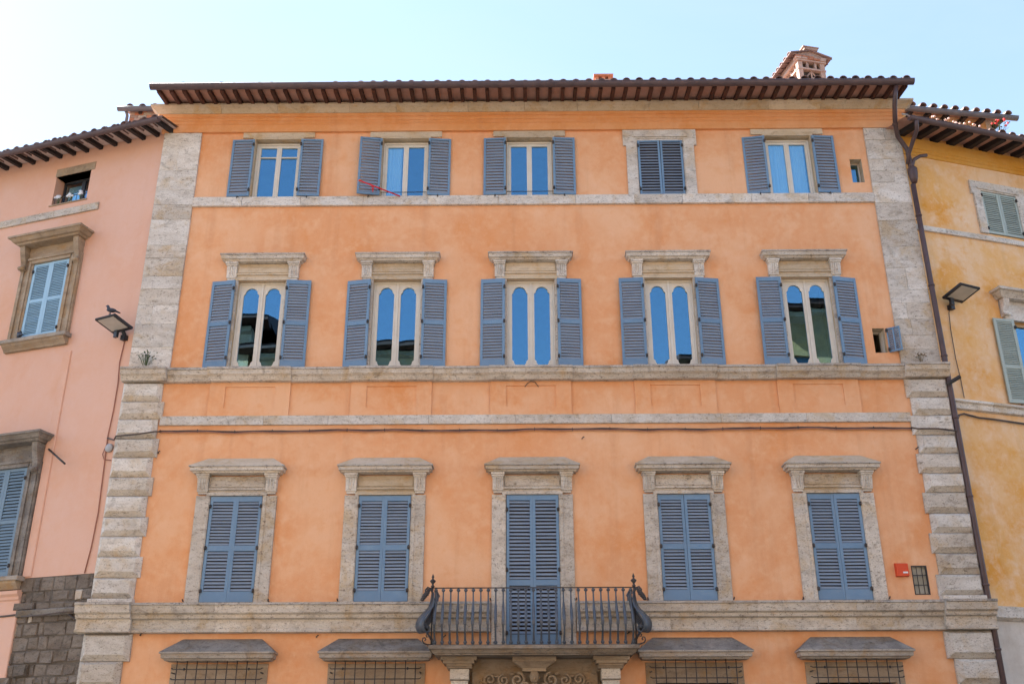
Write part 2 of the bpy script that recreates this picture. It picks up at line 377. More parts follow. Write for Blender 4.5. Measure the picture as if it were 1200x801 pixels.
def gutter(parent, a, b, r=.075, mat='gutter_brown', lip=.012):
    """half round channel from a to b, open upwards, with a rolled lip and stop ends"""
    mb = MB(); a, b = Vector(a), Vector(b); vs = []; n_ = 9
    for p in (a, b):
        for rr in (r, r-.006):
            for k in range(n_+1):
                q = pi+pi*k/n_; vs.append(p+Vector((0, rr*cos(q), rr*sin(q)*1.05)))
    fs = []; q = n_+1
    for k in range(n_): fs += [(k, k+1, 2*q+k+1, 2*q+k), (q+k+1, q+k, 3*q+k, 3*q+k+1)]
    fs += [tuple(range(q)), tuple(range(2*q, 3*q))]
    mb.add(vs, fs, 0, False)
    mb.tube([a+Vector((0, -r, 0)), b+Vector((0, -r, 0))], lip, 6)
    return mb.build('gutter', mat, parent)

# ================================================================ the setting
gm = MB(); gm.add([(-400, -400, 0), (400, -400, 0), (400, 400, 0), (-400, 400, 0)], [(0, 1, 2, 3)])
struct(gm.build('ground', 'paving'))

# ================================================================ the orange palazzo
PAL = thing('palazzo', 'large orange stucco palazzo with blue shutters, stone quoins and a balcony over its portal', 'building')
COL1 = (-6.23, -2.965, .26, 3.57, 6.83); COL2 = (-6.16, -2.915, .275, 3.57, 6.83); COL3 = (-6.115, -2.865, .275, 3.585, 6.83)
XL, XR = -9.06, 9.72
holes = []
for i, c in enumerate(COL1): holes.append((c-.575, c+.575, 4.05 if i == 2 else 5.04, 7.335))
for c in COL2: holes.append((c-.57, c+.57, 10.29, 12.60))
for c in COL3: holes.append((c-.575, c+.575, 14.915, 16.62))
holes += [(8.335, 8.63, 15.25, 15.93), (8.25, 8.53, 10.66, 11.28), (8.30, 8.63, 5.15, 5.76)]
GF = (-6.22, -2.98, 3.55, 6.82)
for c in GF: holes.append((c-.82, c+.82, 1.9, 3.70))
holes.append((-.62, 1.16, 0, 3.05))
wb = MB()
holed_wall(wb, XL+.02, XR-.02, 0, 17.62, [h for h in holes], 0, .42, 0, 1)
wb.add([(XL+.02, 0, 0), (XL+.02, 12, 0), (XL+.02, 12, 17.62), (XL+.02, 0, 17.62)], [(0, 1, 2, 3)])
wb.add([(XR-.02, 0, 0), (XR-.02, 12, 0), (XR-.02, 12, 17.62), (XR-.02, 0, 17.62)], [(0, 1, 2, 3)])
wb.add([(XL+.02, 12, 0), (XR-.02, 12, 0), (XR-.02, 12, 17.62), (XL+.02, 12, 17.62)], [(0, 1, 2, 3)])
wb.build('wall', ['stucco_orange', 'stone_warm'], PAL)
ib = MB()
for z in (4.0, 10.0, 14.3, 17.5): ib.box(XL+.1, XR-.1, .45, 11.9, z-.1, z)
ib.box(XL+.1, XR-.1, 4.0, 4.1, 0, 17.5)
for x in (-4.5, -1.3, 1.9, 5.2): ib.box(x-.06, x+.06, .45, 4.0, 0, 17.5)
ib.build('interior_wall_dark_backing', 'interior', PAL)

# --- top: frieze, stone cornice, eaves
fz = MB()
fz.mould([(0, 17.325), (.165, 17.325), (.165, 17.235), (.14, 17.23), (.14, 17.205), (.15, 17.19), (.12, 17.145), (.10, 17.14), (.10, 17.07), (.112, 17.06), (.08, 17.035), (.08, 16.83), (0, 16.83)], XL+.01, XR-.01, 0, True, True)
fz.build('frieze_moulding', 'stucco_frieze', PAL)
xs = [XL-.02]+[XL+1.55*i+random.uniform(-.3, .3) for i in range(1, 12)]+[XR+.02]
for i in range(len(xs)-1):
    cb = MB(); dj = random.uniform(0, .006)
    cb.mould([(0, 17.56), (.34, 17.525), (.34-dj, 17.475), (.26, 17.435), (.20-dj, 17.36), (.18, 17.328), (0, 17.328)], xs[i]+.003, xs[i+1]-.003, 0, i == 0, i == len(xs)-2)
    cb.build('cornice_stone', 'stone_warm', PAL)
EY = -1.0; EZ0, EZ1 = 17.40, 17.49           # rafter underside at the outer end and at the wall
sl_ = math.atan2(EZ1-EZ0, -EY-.3)
sb = MB(); sb.add([(XL-.05, EY, EZ0+.13), (XR+.05, EY, EZ0+.13), (XR+.05, .2, EZ0+.13+1.2*math.tan(sl_)), (XL-.05, .2, EZ0+.13+1.2*math.tan(sl_))], [(0, 1, 2, 3)])
sb.build('soffit', 'soffit', PAL)
rb = MB(); rb.prism([(-.043, .035), (.043, .035), (.043, .14), (-.043, .14)], 0, 1.15)
# tapered scroll toe on the outer end
rb.prism([(-.043, .07), (.043, .07), (.043, .14), (-.043, .14)], -.04, 0)
RAFT = rb.mesh('rafter', 'rafter_brown')
NR = 60
for i in range(NR):
    x = XL+.06+(XR-XL-.12)*i/(NR-1)
    put('rafter', RAFT, PAL, (x, EY+.06, EZ0-.015+random.uniform(-.006, .006)), (sl_, 0, random.uniform(-.012, .012)))
gutter(PAL, (XL-.12, EY-.06, 17.535), (XR+.10, EY-.06, 17.515), .10)
roof_sheet(PAL, XL-.1, XR+.1, EY-.02, 6.0, 17.60, .27, 58)
tile_row(PAL, XL-.08, XR+.1, 60, EY-.06, 17.555, .27, dz=lambda u: -.05+.07*u+.010*sin(u*23))

# --- string courses and bands, in stones
def stones_band(name, mat, x0, x1, z0, z1, d, step, y=0, bev=.008):
    x = x0
    while x < x1-.05:
        e = x+step*random.uniform(.7, 1.3)
        if x1-e < step*.5: e = x1
        b_ = MB(); b_.bbox(x+.002, e-.002, y-d-random.uniform(0, .004), y+.02, z0, z1, bev, jit=.002); b_.build(name, mat, PAL); x = e
stones_band('string_course', 'stone_light', -8.09, 8.785, 14.655, 14.915, .075, 1.6)
stones_band('band_stone', 'stone_light', -8.16, 8.80, 8.97, 9.185, .055, 1.9)

# --- pedestal zone under the middle cornice
for c in COL2:
    pb = MB(); holed_wall(pb, c-.95, c+.90, 9.187, 9.99, [(c-.59, c+.55, 9.37, 9.885)], -.045, .03)
    pb.add([(c-.6, -.018, 9.36), (c+.56, -.018, 9.36), (c+.56, -.018, 9.89), (c-.6, -.018, 9.89)], [(0, 1, 2, 3)])
    pb.add([(c-.95, 0, 9.187), (c-.95, -.045, 9.187), (c-.95, -.045, 9.99), (c-.95, 0, 9.99)], [(0, 1, 2, 3)])
    pb.add([(c+.90, 0, 9.187), (c+.90, -.045, 9.187), (c+.90, -.045, 9.99), (c+.90, 0, 9.99)], [(0, 1, 2, 3)])
    pb.build('pedestal', 'stucco_orange', PAL)
def cornice(prof, segs, name, mat, topmi=None):
    """segs: (x0, x1, extra projection, left return, right return)"""
    for x0, x1, e, a, b in segs:
        n_ = max(1, round((x1-x0)/1.7)); cut = [x0+(x1-x0)*(k/n_)+(random.uniform(-.15, .15) if 0 < k < n_ else 0) for k in range(n_+1)]
        for k in range(n_):
            m_ = MB(); j = random.uniform(0, .005); first, last = k == 0, k == n_-1
            m_.mould([(max(0, d+e-j) if d > 0 else 0, z+(0 if d == 0 else random.uniform(-.002, .002))) for d, z in prof], cut[k]+(.0015 if not (first and a) else 0), cut[k+1]-(.0015 if not (last and b) else 0), 0, False, False, topmi=1, lip=1)
            m_.build(name, [mat, 'stone_lichen'], PAL)
MID = [(0, 10.31), (.27, 10.285), (.27, 10.235), (.245, 10.225), (.225, 10.13), (.17, 10.085), (.12, 9.995), (0, 9.99)]
segs = []; x = -8.10
for c in COL2: segs += [(x, c-.98, 0, 0, 0), (c-.98, c+.93, .05, 1, 1)]; x = c+.93
segs += [(x, 8.80, 0, 0, 0)]
cornice(MID, segs, 'cornice', 'stone_grey')
for a, b in ((XL-.06, -8.08), (8.775, XR+.05)):
    m_ = MB(); m_.mould([(d+.09 if d > 0 else 0, z) for d, z in MID], a+.0, b, 0, False, False, topmi=1, lip=1); m_.build('cornice', ['stone_grey', 'stone_lichen'], PAL)
LOW = [(0, 5.03), (.33, 5.0), (.33, 4.955), (.305, 4.945), (.28, 4.80), (.21, 4.765), (.20, 4.70), (.125, 4.675), (.12, 4.485), (.15, 4.475), (.15, 4.425), (.115, 4.415), (0, 4.41)]
cornice(LOW, [(-8.14, -.64, 0, 0, 0), (1.16, 8.80, 0, 0, 0)], 'cornice', 'stone_grey')
for a, b in ((XL-.20, -8.12), (8.765, XR+.10)):
    m_ = MB(); m_.mould([(d+.10 if d > 0 else 0, z) for d, z in LOW], a, b, 0, False, False, topmi=1, lip=1); m_.build('cornice', ['stone_grey', 'stone_lichen'], PAL)

# --- quoins (rusticated) and upper pilaster stones
def quoin(x0, x1, z0, z1, d, side, wide):
    b_ = MB(); bx = (.11, .10) if wide else (.085, .085)
    b_.bbox(x0, x1, -d-random.uniform(0, .012), .01, z0+.004, z1-.004, bx, (.11, .06), jit=.010)
    b_.build('quoin_block', 'stone_light' if random.random() < .6 else 'stone_grey', PAL)
zs = [5.115]; n_ = 11
for i in range(n_): zs.append(5.115+(9.99-5.115)*(i+1)/n_+(random.uniform(-.015, .015) if i < n_-1 else 0))
for side in (0, 1):
    for i in range(n_):
        wd = (i+side) % 2; ins = 0 if wd else .075
        if side == 0: quoin(XL-.04, -8.12-ins, zs[i], zs[i+1], .15, 0, wd)
        else: quoin(8.79+ins, XR+.03, zs[i], zs[i+1], .15, 1, wd)
    b_ = MB()
    if side == 0: b_.bbox(XL-.06, -8.17, -.17, .01, 5.035, 5.112, .01, jit=.004)
    else: b_.bbox(8.80, XR+.05, -.17, .01, 5.035, 5.112, .01, jit=.004)
    b_.build('plinth_stone', 'stone_light', PAL)
    z = 4.405; i = 0
    while z > .2:
        h = .515 if i else .55; wd = i % 2 == 0; ins = -.05 if wd else .08
        if side == 0: quoin(XL-.05, -8.15-ins, z-h, z, .17, 0, True)
        else: quoin(8.80+ins, XR+.04, z-h, z, .17, 1, True)
        z -= h; i += 1
for side in (0, 1):
    a, b = ((XL, -8.09) if side == 0 else (8.785, XR-.02)); z = 10.31; k = 0
    while z < 16.80:
        h = random.choice((.34, .42, .5, .58, .72)); z1 = z+h
        if 16.828-z1 < .3: z1 = 16.828
        cut = [a+(b-a)*random.uniform(.35, .65)] if random.random() < .3 else []
        e = [a]+cut+[b]
        for i in range(len(e)-1):
            b_ = MB(); b_.bbox(e[i]+.0015+(random.uniform(0, .008) if i == 0 else 0), e[i+1]-.0015-(random.uniform(0, .008) if i == len(e)-2 else 0), -.055-random.uniform(0, .007), .01, z+.0015, z1-.0015, .006, jit=.003)
            b_.build('pilaster_stone', random.choice(('stone_light', 'stone_light', 'stone_grey')), PAL)
        z = z1

# --- piano nobile windows: stone surround with bracketed hood
def bracket(parent, x0, x1, z0, z1, d, mat):
    b_ = MB(); xm = (x0+x1)/2
    b_.box(x0-.03, x1+.03, -d-.05, 0, z1-.045, z1); b_.box(x0-.015, x1+.015, -d-.025, 0, z1-.085, z1-.046)
    zz = z1-.086
    b_.add([(x0, 0, z0), (x1, 0, z0), (x1, -d*.62, z0), (x0, -d*.62, z0), (x0, 0, zz), (x1, 0, zz), (x1, -d, zz), (x0, -d, zz)],
           [(0, 1, 2, 3), (4, 7, 6, 5), (3, 2, 6, 7), (0, 4, 5, 1), (0, 3, 7, 4), (1, 5, 6, 2)])
    for f in (.28, .5, .72):
        xx = x0+(x1-x0)*f; w_ = (x1-x0)*.07
        b_.add([(xx-w_, -d*.60, z0+.03), (xx+w_, -d*.60, z0+.03), (xx+w_, -d*1.0-.008, zz-.02), (xx-w_, -d*1.0-.008, zz-.02), (xx, -d*.7-.02, z0+.05), (xx, -d-.02, zz-.03)], [(0, 1, 4), (1, 2, 5, 4), (2, 3, 5), (3, 0, 4, 5)])
    b_.box(x0+.02, x1-.02, -d*.45, 0, z0-.05, z0)
    return b_.build('bracket', mat, parent)
def surround1(c, i, zb):
    frm = 'stone_warm' if i == 1 else 'stone_grey'
    lin = MB(); lin.box(c-.66, c+.66, -.075, .0, 7.337, 7.40); lin.box(c-.645, c+.645, -.055, .0, 7.401, 7.455); lin.box(c-.66, c+.66, -.10, .0, 7.456, 7.49)
    lin.box(c-.63, c+.63, -.045, .0, 7.491, 7.77); 
    lin.bbox(c-.60, c+.60, -.062, -.046, 7.53, 7.68, .006)
    o = lin.build('window_surround', frm, PAL)
    for s in (-1, 1):
        j = MB(); a, b = sorted((c+s*.577, c+s*.885)); 
        j.bbox(a, b, -.062, .0, zb, 7.335, .006, jit=.002)
        e0, e1 = sorted((c+s*.60, c+s*.665)); j.box(e0, e1, -.075, -.05, zb, 7.335)
        j.build('jamb', 'stone_grey', o)
        a, b = sorted((c+s*.635, c+s*.87)); bracket(o, a, b, 7.42, 7.80, .17, 'stone_light')
    h = MB(); h.mould([(0, 8.20), (.33, 7.955), (.33, 7.93), (.30, 7.92), (.30, 7.85), (.25, 7.84), (.24, 7.805), (0, 7.80)], c-.72, c+.72, 0, True, True, topmi=1, lip=2)
    h.build('hood', ['stone_grey', 'stone_warm', 'stone_lichen'], o)
for i, c in enumerate(COL1):
    zb = 4.06 if i == 2 else 5.035
    surround1(c, i, zb)
    if i == 2: H = 7.325-4.07; pan = ((.30, 1.30, 12), (1.42, 3.14, 22))
    else: H = 2.275; pan = ((.22, 1.075, 12), (1.195, 2.155, 14))
    z0 = 7.325-H
    leaf(PAL, .565, H, pan, (c-.568, -.028, z0), 0.004, False, True)
    leaf(PAL, .565, H, pan, (c+.568, -.028, z0), -0.004, True, True)
    jb = MB(); jb.box(c-.574, c+.574, .05, .06, z0, 7.33); jb.build('interior_wall_dark_backing', 'interior', PAL)  # dark sheet close behind the slats, painted shade for the unlit room

# --- second floor windows: white casements with round-headed panes, open shutters
def casement_leaf(mb, x0, x1, z0, z1, y, m=.075, arch=True, T=.05):
    """flat frame with a stadium-shaped opening"""
    a, b, c, d = x0+m, x1-m, z0+m*1.1, z1-m*1.1; r = (b-a)/2; cx = (a+b)/2; sh = .028
    inner = []; N = 8
    if arch:
        r2 = r*.80
        for k in range(N+1): q = pi*k/N; inner.append((cx+r2*cos(q), d-r2*.95+r2*.95*sin(q)))
        inner.append((a, d-r2-.03)); inner.append((a, c+r2+.03))
        for k in range(N+1): q = pi+pi*k/N; inner.append((cx+r2*cos(q), c+r2*.95+r2*.95*sin(q)))
        inner.append((b, c+r2+.03)); inner.append((b, d-r2-.03))
    else: inner = [(b, d), (a, d), (a, c), (b, c)]
    def proj(p):
        dx, dz = p[0]-cx, p[1]-(c+d)/2; sx = (x1-x0)/2/abs(dx) if abs(dx) > 1e-6 else 1e9; sz = (z1-z0)/2/abs(dz) if abs(dz) > 1e-6 else 1e9; s_ = min(sx, sz)
        if arch:
            if p[1] > d-r-1e-6 and abs(dx) < (x1-x0)/2: return (x0 if dx < -r*.8 else x1 if dx > r*.8 else p[0], z1)
            if p[1] < c+r+1e-6: return (x0 if dx < -r*.8 else x1 if dx > r*.8 else p[0], z0)
        return (cx+dx*s_, (c+d)/2+dz*s_)
    if arch: outer = [proj(p) for p in inner]
    else: outer = [(x1, z1), (x0, z1), (x0, z0), (x1, z0)]
    n_ = len(inner)
    vs = [(p[0], y, p[1]) for p in outer]+[(p[0], y, p[1]) for p in inner]+[(p[0], y+T, p[1]) for p in inner]
    fs = []
    for i in range(n_):
        k = (i+1) % n_; fs += [(i, k, n_+k, n_+i), (n_+i, n_+k, 2*n_+k, 2*n_+i)]
    mb.add(vs, fs)
    mb.add([(x0, y, z0), (x0, y, z1), (x0, y+T, z1), (x0, y+T, z0), (x1, y, z0), (x1, y, z1), (x1, y+T, z1), (x1, y+T, z0)], [(0, 1, 2, 3), (4, 7, 6, 5), (1, 5, 6, 2), (0, 3, 7, 4)])
def pane(parent, x0, x1, z0, z1, y, tx=0, tz=0):
    b_ = MB(); w_, h_ = (x1-x0)/2, (z1-z0)/2; b_.box(-w_, w_, -.002, .002, -h_, h_)
    return b_.build('pane', 'glass', parent, ((x0+x1)/2, y, (z0+z1)/2), (tx, 0, tz))
RB = MB()      # slats of the open shutters (past 300 of a kind)
def surround2(c):
    lin = MB(); lin.box(c-.66, c+.66, -.07, 0, 12.605, 12.66); lin.box(c-.645, c+.645, -.05, 0, 12.661, 12.74); lin.box(c-.66, c+.66, -.085, 0, 12.741, 12.775)
    lin.box(c-.70, c+.70, -.04, 0, 12.776, 13.04); lin.bbox(c-.60, c+.60, -.055, -.041, 12.81, 12.93, .006)
    o = lin.build('window_surround', 'stone_warm', PAL)
    for s in (-1, 1):
        a, b = sorted((c+s*.572, c+s*.70)); j = MB(); j.bbox(a, b, -.06, 0, 10.31, 12.603, .006, jit=.002); j.build('jamb', 'stone_grey', o)
        a, b = sorted((c+s*.625, c+s*.86)); bracket(o, a, b, 12.66, 13.05, .13, 'stone_light')
    h = MB(); h.mould([(0, 13.27), (.27, 13.235), (.27, 13.20), (.25, 13.19), (.24, 13.11), (.20, 13.09), (.18, 13.055), (0, 13.05)], c-.75, c+.75, 0, True, True, topmi=1, lip=1)
    h.build('hood', ['stone_grey', 'stone_lichen'], o)
TILT2 = [(.0, .0), (.0, .004), (-.003, .0), (0, -.004), (.004, .006)]
for i, c in enumerate(COL2):
    surround2(c)
    f = MB(); y = .10
    f.box(c-.568, c-.525, y-.02, y+.06, 10.30, 12.60); f.box(c+.525, c+.568, y-.02, y+.06, 10.30, 12.60); f.box(c-.525, c+.525, y-.02, y+.06, 12.55, 12.60)
    f.box(c-.022, c+.022, y-.028, y+.03, 10.32, 12.55)
    casement_leaf(f, c-.523, c-.004, 10.32, 12.548, y); casement_leaf(f, c+.004, c+.523, 10.32, 12.548, y)
    o = f.build('window', 'frame_white', PAL)
    for s in (-1, 1):
        a, b = sorted((c+s*.05, c+s*.49)); pane(o, a, b, 10.37, 12.50, y+.03, TILT2[i][0]+random.uniform(-.004, .004), TILT2[i][1]+s*random.uniform(-.006, .006))
    P2 = ((.16, 1.06, 12), (1.165, 2.13, 13)); w_ = .575
    al = (.17, .20, .09, .06, .02)[i]; ar = (.10, .12, .10, .16, .20)[i]
    # hinged on the proud jamb edge, folded back against the wall
    leaf(PAL, w_, 2.235, P2, (c-.62, -.115-.05*al, 10.345), -al+.0, True, False, rest=RB, chord=.070)
    leaf(PAL, w_, 2.235, P2, (c+.62, -.115-.05*ar, 10.345), ar, False, False, rest=RB, chord=.070)

# --- top floor windows
def lintel3(c, i):
    if i == 3:
        b_ = MB(); z0, z1, zt = 14.917, 16.60, 16.828
        b_.prism([(c-.93, zt), (c-.93, 16.36), (c-.855, 16.36), (c-.855, z0), (c-.60, z0), (c-.60, 16.56), (c+.60, 16.56), (c+.60, z0), (c+.855, z0), (c+.855, 16.36), (c+.93, 16.36), (c+.93, zt)], -.05, 0)
        b_.box(c-.70, c+.70, -.085, -.05, 16.60, 16.66); b_.box(c-.62, c-.575, -.03, .05, z0, 16.56); b_.box(c+.575, c+.62, -.03, .05, z0, 16.56); b_.box(c-.575, c+.575, -.03, .05, 16.515, 16.56)
        return b_.build('window_surround', 'stone_light', PAL)
    b_ = MB(); b_.bbox(c-.915, c+.915, -.045, 0, 16.665, 16.828, .006, jit=.003)
    b_.box(c-.64, c+.64, -.055, 0, 16.622, 16.66)
    for s in (-1, 1): a, b = sorted((c+s*.577, c+s*.66)); b_.box(a, b, -.05, 0, 14.917, 16.62)
    return b_.build('window_surround', 'stone_warm', PAL)
for i, c in enumerate(COL3):
    lintel3(c, i); z0, z1 = 14.917, 16.59
    if i == 3:
        for s in (-1, 1):
            leaf(PAL, .556, 1.585, ((.045, 1.545, 18),), (c+s*.56, -.02, 14.925), 0, s > 0, False, st=.05, rest=RB, hin=2)
        b_ = MB(); b_.box(c-.57, c+.57, .06, .07, 14.92, 16.5); b_.build('interior_wall_dark_backing', 'interior', PAL)  # dark backing in place of the room's shade behind the closed leaves
        continue
    y = .14; f = MB()
    f.box(c-.57, c-.525, y-.03, y+.06, z0, z1); f.box(c+.525, c+.57, y-.03, y+.06, z0, z1); f.box(c-.525, c+.525, y-.03, y+.06, z1-.05, z1)
    for s in (-1, 1):
        a, b = sorted((c+s*.003, c+s*.523)); casement_leaf(f, a, b, z0+.01, z1-.052, y, .06, False)
    f.box(c-.022, c+.022, y-.012, y+.02, z0+.01, z1-.052)
    if i == 0: f.box(c-.47, c-.06, y-.006, y+.03, 16.17, 16.20); f.box(c+.06, c+.47, y-.006, y+.03, 16.17, 16.20)
    o = f.build('window', 'frame_white', PAL)
    for s in (-1, 1):
        a, b = sorted((c+s*.045, c+s*.48)); pane(o, a, b, z0+.05, z1-.09, y+.03, random.uniform(-.004, .004), random.uniform(-.006, .006))
    if i in (1, 2):
        b_ = MB(); b_.tube([(c-.57, -.01, 15.05), (c+.57, -.01, 15.05)], .010, 6); b_.build('safety_bar', 'iron', o)
    if i in (1, 4):
        rngs = ((c-.50, c-.10),) if i == 1 else ((c-.52, c-.03), (c+.03, c+.44))
        for a, b in rngs:
            cu = MB(); N = 34
            for k in range(N+1):
                u = k/N; yy = y+.065+.016*sin(u*44+2*sin(u*9)); cu.v += [(a+(b-a)*u, yy, z0), (a+(b-a)*u, yy*.5+.5*(y+.065), z1-.10)]
            for k in range(N): cu.f.append((2*k, 2*k+2, 2*k+3, 2*k+1)); cu.mi.append(0); cu.sm.append(True)
            cu.build('curtain', 'curtain', PAL)
    P3 = ((.055, 1.615, 18),)
    al, ar = ((.05, .05), (-.16, .10), (.05, .07), (.16, .07))[(0, 1, 2, 0, 3)[i]]
    leaf(PAL, .56, 1.665, P3, (c-.592, -.09, 14.925), -al, True, False, st=.055, rest=RB, hin=2, chord=.080)
    leaf(PAL, .56, 1.665, P3, (c+.592, -.09, 14.925), ar, False, False, st=.055, rest=RB, hin=2, chord=.080)
    for s in (-1, 1):
        k = MB(); k.tube([(c+s*.85, -.06, 14.90), (c+s*.86, -.15, 14.89), (c+s*.865, -.155, 14.83)], .014, 6); k.build('shutter_catch', 'iron', PAL)
# small openings at the right
for x0, x1, z0, z1, yy in ((8.335, 8.63, 15.25, 15.93, .22), (8.25, 8.53, 10.66, 11.28, .25)):
    f = MB(); t_ = .035
    f.box(x0, x0+t_, yy, yy+.05, z0, z1); f.box(x1-t_, x1, yy, yy+.05, z0, z1); f.box(x0+t_, x1-t_, yy, yy+.05, z1-t_, z1); f.box(x0+t_, x1-t_, yy, yy+.05, z0, z0+t_)
    o = f.build('window', 'frame_white', PAL)
    if z0 > 14:
        pane(o, x0+t_, x1-t_, z0+t_, z1-t_, yy+.025)
    else:
        s_ = MB(); s_.box(-.02, .02, -.22, 0, 0, z1-z0-.03); s_.box(-.015, .015, -.20, -.02, .02, z1-z0-.05); s_.build('casement', 'frame_white', o, (x1-.02, yy, z0+.015), (0, 0, R(18)))
small = leaf(PAL, .30, .60, ((.03, .57, 10),), (8.565, -.03, 10.655), R(-33), False, False, st=.028, chord=.042, rest=RB, hin=2)
sm_ = MB(); sm_.box(.135, .165, -.02, .02, .03, .57); sm_.build('stile', 'paint_blue', small)
rs = RB.build('slat', 'paint_slat', PAL); stuff(rs)
# little grated window low at the right
f = MB(); x0, x1, z0, z1 = 8.30, 8.63, 5.15, 5.76
f.box(x0, x0+.02, -.006, .05, z0, z1); f.box(x1-.02, x1, -.006, .05, z0, z1); f.box(x0+.02, x1-.02, -.006, .05, z1-.02, z1); f.box(x0+.02, x1-.02, -.006, .05, z0, z0+.02)
o = f.build('window', 'frame_dark', PAL)
b_ = MB(); b_.box(x0+.02, x1-.02, .055, .065, z0+.02, z1-.02); b_.build('pane', 'frosted_glass', o)
for k in (1, 2): b_ = MB(); b_.tube([(x0+.33*k/3, .01, z0), (x0+.33*k/3, .01, z1)], .009, 6); b_.build('bar', 'iron', o)
for k in (1, 2): b_ = MB(); b_.tube([(x0, .0, z0+.61*k/3), (x1, .0, z0+.61*k/3)], .009, 6); b_.build('bar', 'iron', o)

# --- ground floor: hoods, grilles, portal
for c in GF:
    s_ = MB(); s_.box(c-1.0, c+1.0, -.03, 0, 3.50, 3.80); s_.box(c-1.0, c-.83, -.032, .02, 1.9, 3.499); s_.box(c+.83, c+1.0, -.032, .02, 1.9, 3.499)
    s_.box(c-.83, c+.83, -.02, .10, 3.40, 3.499)
    o = s_.build('window_surround', 'stone_brown', PAL)
    h = MB(); h.mould([(0, 4.30), (.36, 4.01), (.36, 3.98), (.33, 3.97), (.32, 3.89), (.28, 3.875), (.26, 3.845), (0, 3.83)], c-.82, c+.82, 0, True, True, topmi=1)
    h.build('hood', ['stone_dirty', 'stone_weathered'], o)
    gr = MB(); gr.box(c-.92, c-.90, -.24, 0, 3.60, 3.62); gr.box(c+.90, c+.92, -.24, 0, 3.60, 3.62)
    g0 = gr.build('grille', 'iron', PAL)
    for k in range(9):
        xx = c-.82+1.64*k/8; b_ = MB(); b_.tube([(xx, -.22, 2.0), (xx, -.22, 3.84)], .011, 6); b_.build('bar', 'iron', g0)
    for zz in (3.68, 3.48, 3.28, 3.08, 2.88, 2.68, 2.48, 2.28):
        b_ = MB(); b_.tube([(c-.90, -.225, zz), (c+.90, -.225, zz)], .011, 6)
        for s in (-1, 1): b_.tube([(c+s*.90, -.225, zz), (c+s*.93, -.22, zz+.02), (c+s*.93, -.15, zz+.025)], .010, 5)
        b_.build('bar', 'iron', g0)
    for s in (-1, 1): b_ = MB(); b_.ball((c+s*.66, -.24, 3.68), .028, .028, .028, 6, 4); b_.build('boss', 'iron', g0)
# portal
p = MB(); p.box(-1.05, -.62, -.10, 0, 0, 3.62); p.box(1.16, 1.60, -.10, 0, 0, 3.62); p.box(-.62, 1.16, -.10, 0, 3.05, 3.62)
p.box(-1.2, 1.75, -.16, 0, 3.62, 3.862)
por = p.build('portal', 'stone_brown', PAL)
for x0, x1 in ((-1.50, -1.00), (1.55, 2.05)):
    c_ = MB(); e = .03
    c_.mould([(0, 3.868), (.62, 3.866), (.62, 3.82), (.585, 3.80), (.56, 3.70), (.52, 3.68), (.50, 3.655), (0, 3.65)], x0, x1, 0, False, False)
    c_.build('capital', 'stone_brown', por)
    m_ = MB(); m_.mould([(0, 3.649), (.46, 3.648), (.46, 3.46), (.43, 3.44), (0, 3.43)], x0+.06, x1-.06, 0, False, False)
    m_.mould([(0, 3.429), (.40, 3.428), (.40, 0), (0, 0)], x0+.08, x1-.08, 0, False, False)
    m_.build('column', 'stone_grey', por)
for x0, x1 in ((-1.62, -.90), (1.45, 2.17)):
    m_ = MB(); m_.box(x0, x1, -.66, -.0, 3.80, 3.868); m_.box(x0+.05, x1-.05, -.63, 0, 3.74, 3.799); m_.build('abacus', 'stone_brown', por)
k = MB(); k.box(-.18, .70, -.60, 0, 3.78, 3.867)
k.add([(-.16, -.58, 3.78), (.68, -.58, 3.78), (.5, -.42, 3.66), (.02, -.42, 3.66), (-.16, 0, 3.78), (.68, 0, 3.78), (.5, 0, 3.66), (.02, 0, 3.66)], [(0, 1, 2, 3), (0, 3, 7, 4), (1, 5, 6, 2), (2, 6, 7, 3)])
k.box(.02, .5, -.43, 0, 3.60, 3.659); k.build('keystone', 'stone_brown', por)
cv = MB()
def spiral(cx, cz, r, turns, dirn, ph, y=-.16, tr=.032):
    pts = []; rad = []; N = int(14*turns)
    for i in range(N+1):
        u = i/N; a = ph+dirn*u*turns*2*pi; q = r*(1-.82*u); pts.append((cx+q*cos(a), y-.05*u, cz+q*sin(a))); rad.append(tr*(1-.35*u))
    cv.tube(pts, rad, 6)
for s in (-1, 1):
    X0 = .26
    spiral(X0+s*.34, 3.44, .15, 1.6, s, pi/2, -.34); spiral(X0+s*.62, 3.44, .12, 1.5, -s, pi/2, -.28); spiral(X0+s*.90, 3.46, .13, 1.5, s, -pi/2, -.22); spiral(X0+s*1.1, 3.38, .08, 1.2, -s, 0, -.2, .024)
    spiral(X0+s*.2, 3.30, .10, 1.4, -s, 0, -.36); spiral(X0+s*.48, 3.26, .09, 1.3, s, 0, -.3)
    for kx, kz in ((.45, 3.56), (.76, 3.52), (1.0, 3.34), (.3, 3.5), (.6, 3.3), (.8, 3.3)): cv.ball((X0+s*kx, -.27, kz), .065, .05, .03, 7, 4)
cv.ball((.26, -.40, 3.50), .10, .08, .13, 8, 6); cv.ball((.26, -.46, 3.47), .03, .04, .05, 6, 4); cv.ball((.26, -.42, 3.30), .12, .07, .08, 8, 5)
cv.box(-1.0, 1.54, -.2, -.1, 3.05, 3.62)
cv.build('carving', 'stone_brown', por)
dr = MB(); dr.box(-.62, .265, .10, .16, 0, 3.05); dr.box(.275, 1.16, .10, .16, 0, 3.05)
for a in (-.55, .34):
    for z in (.2, 1.2, 2.2): dr.bbox(a, a+.75, .07, .10, z, z+.8, .04)
dr.build('door', 'rafter_brown', PAL)

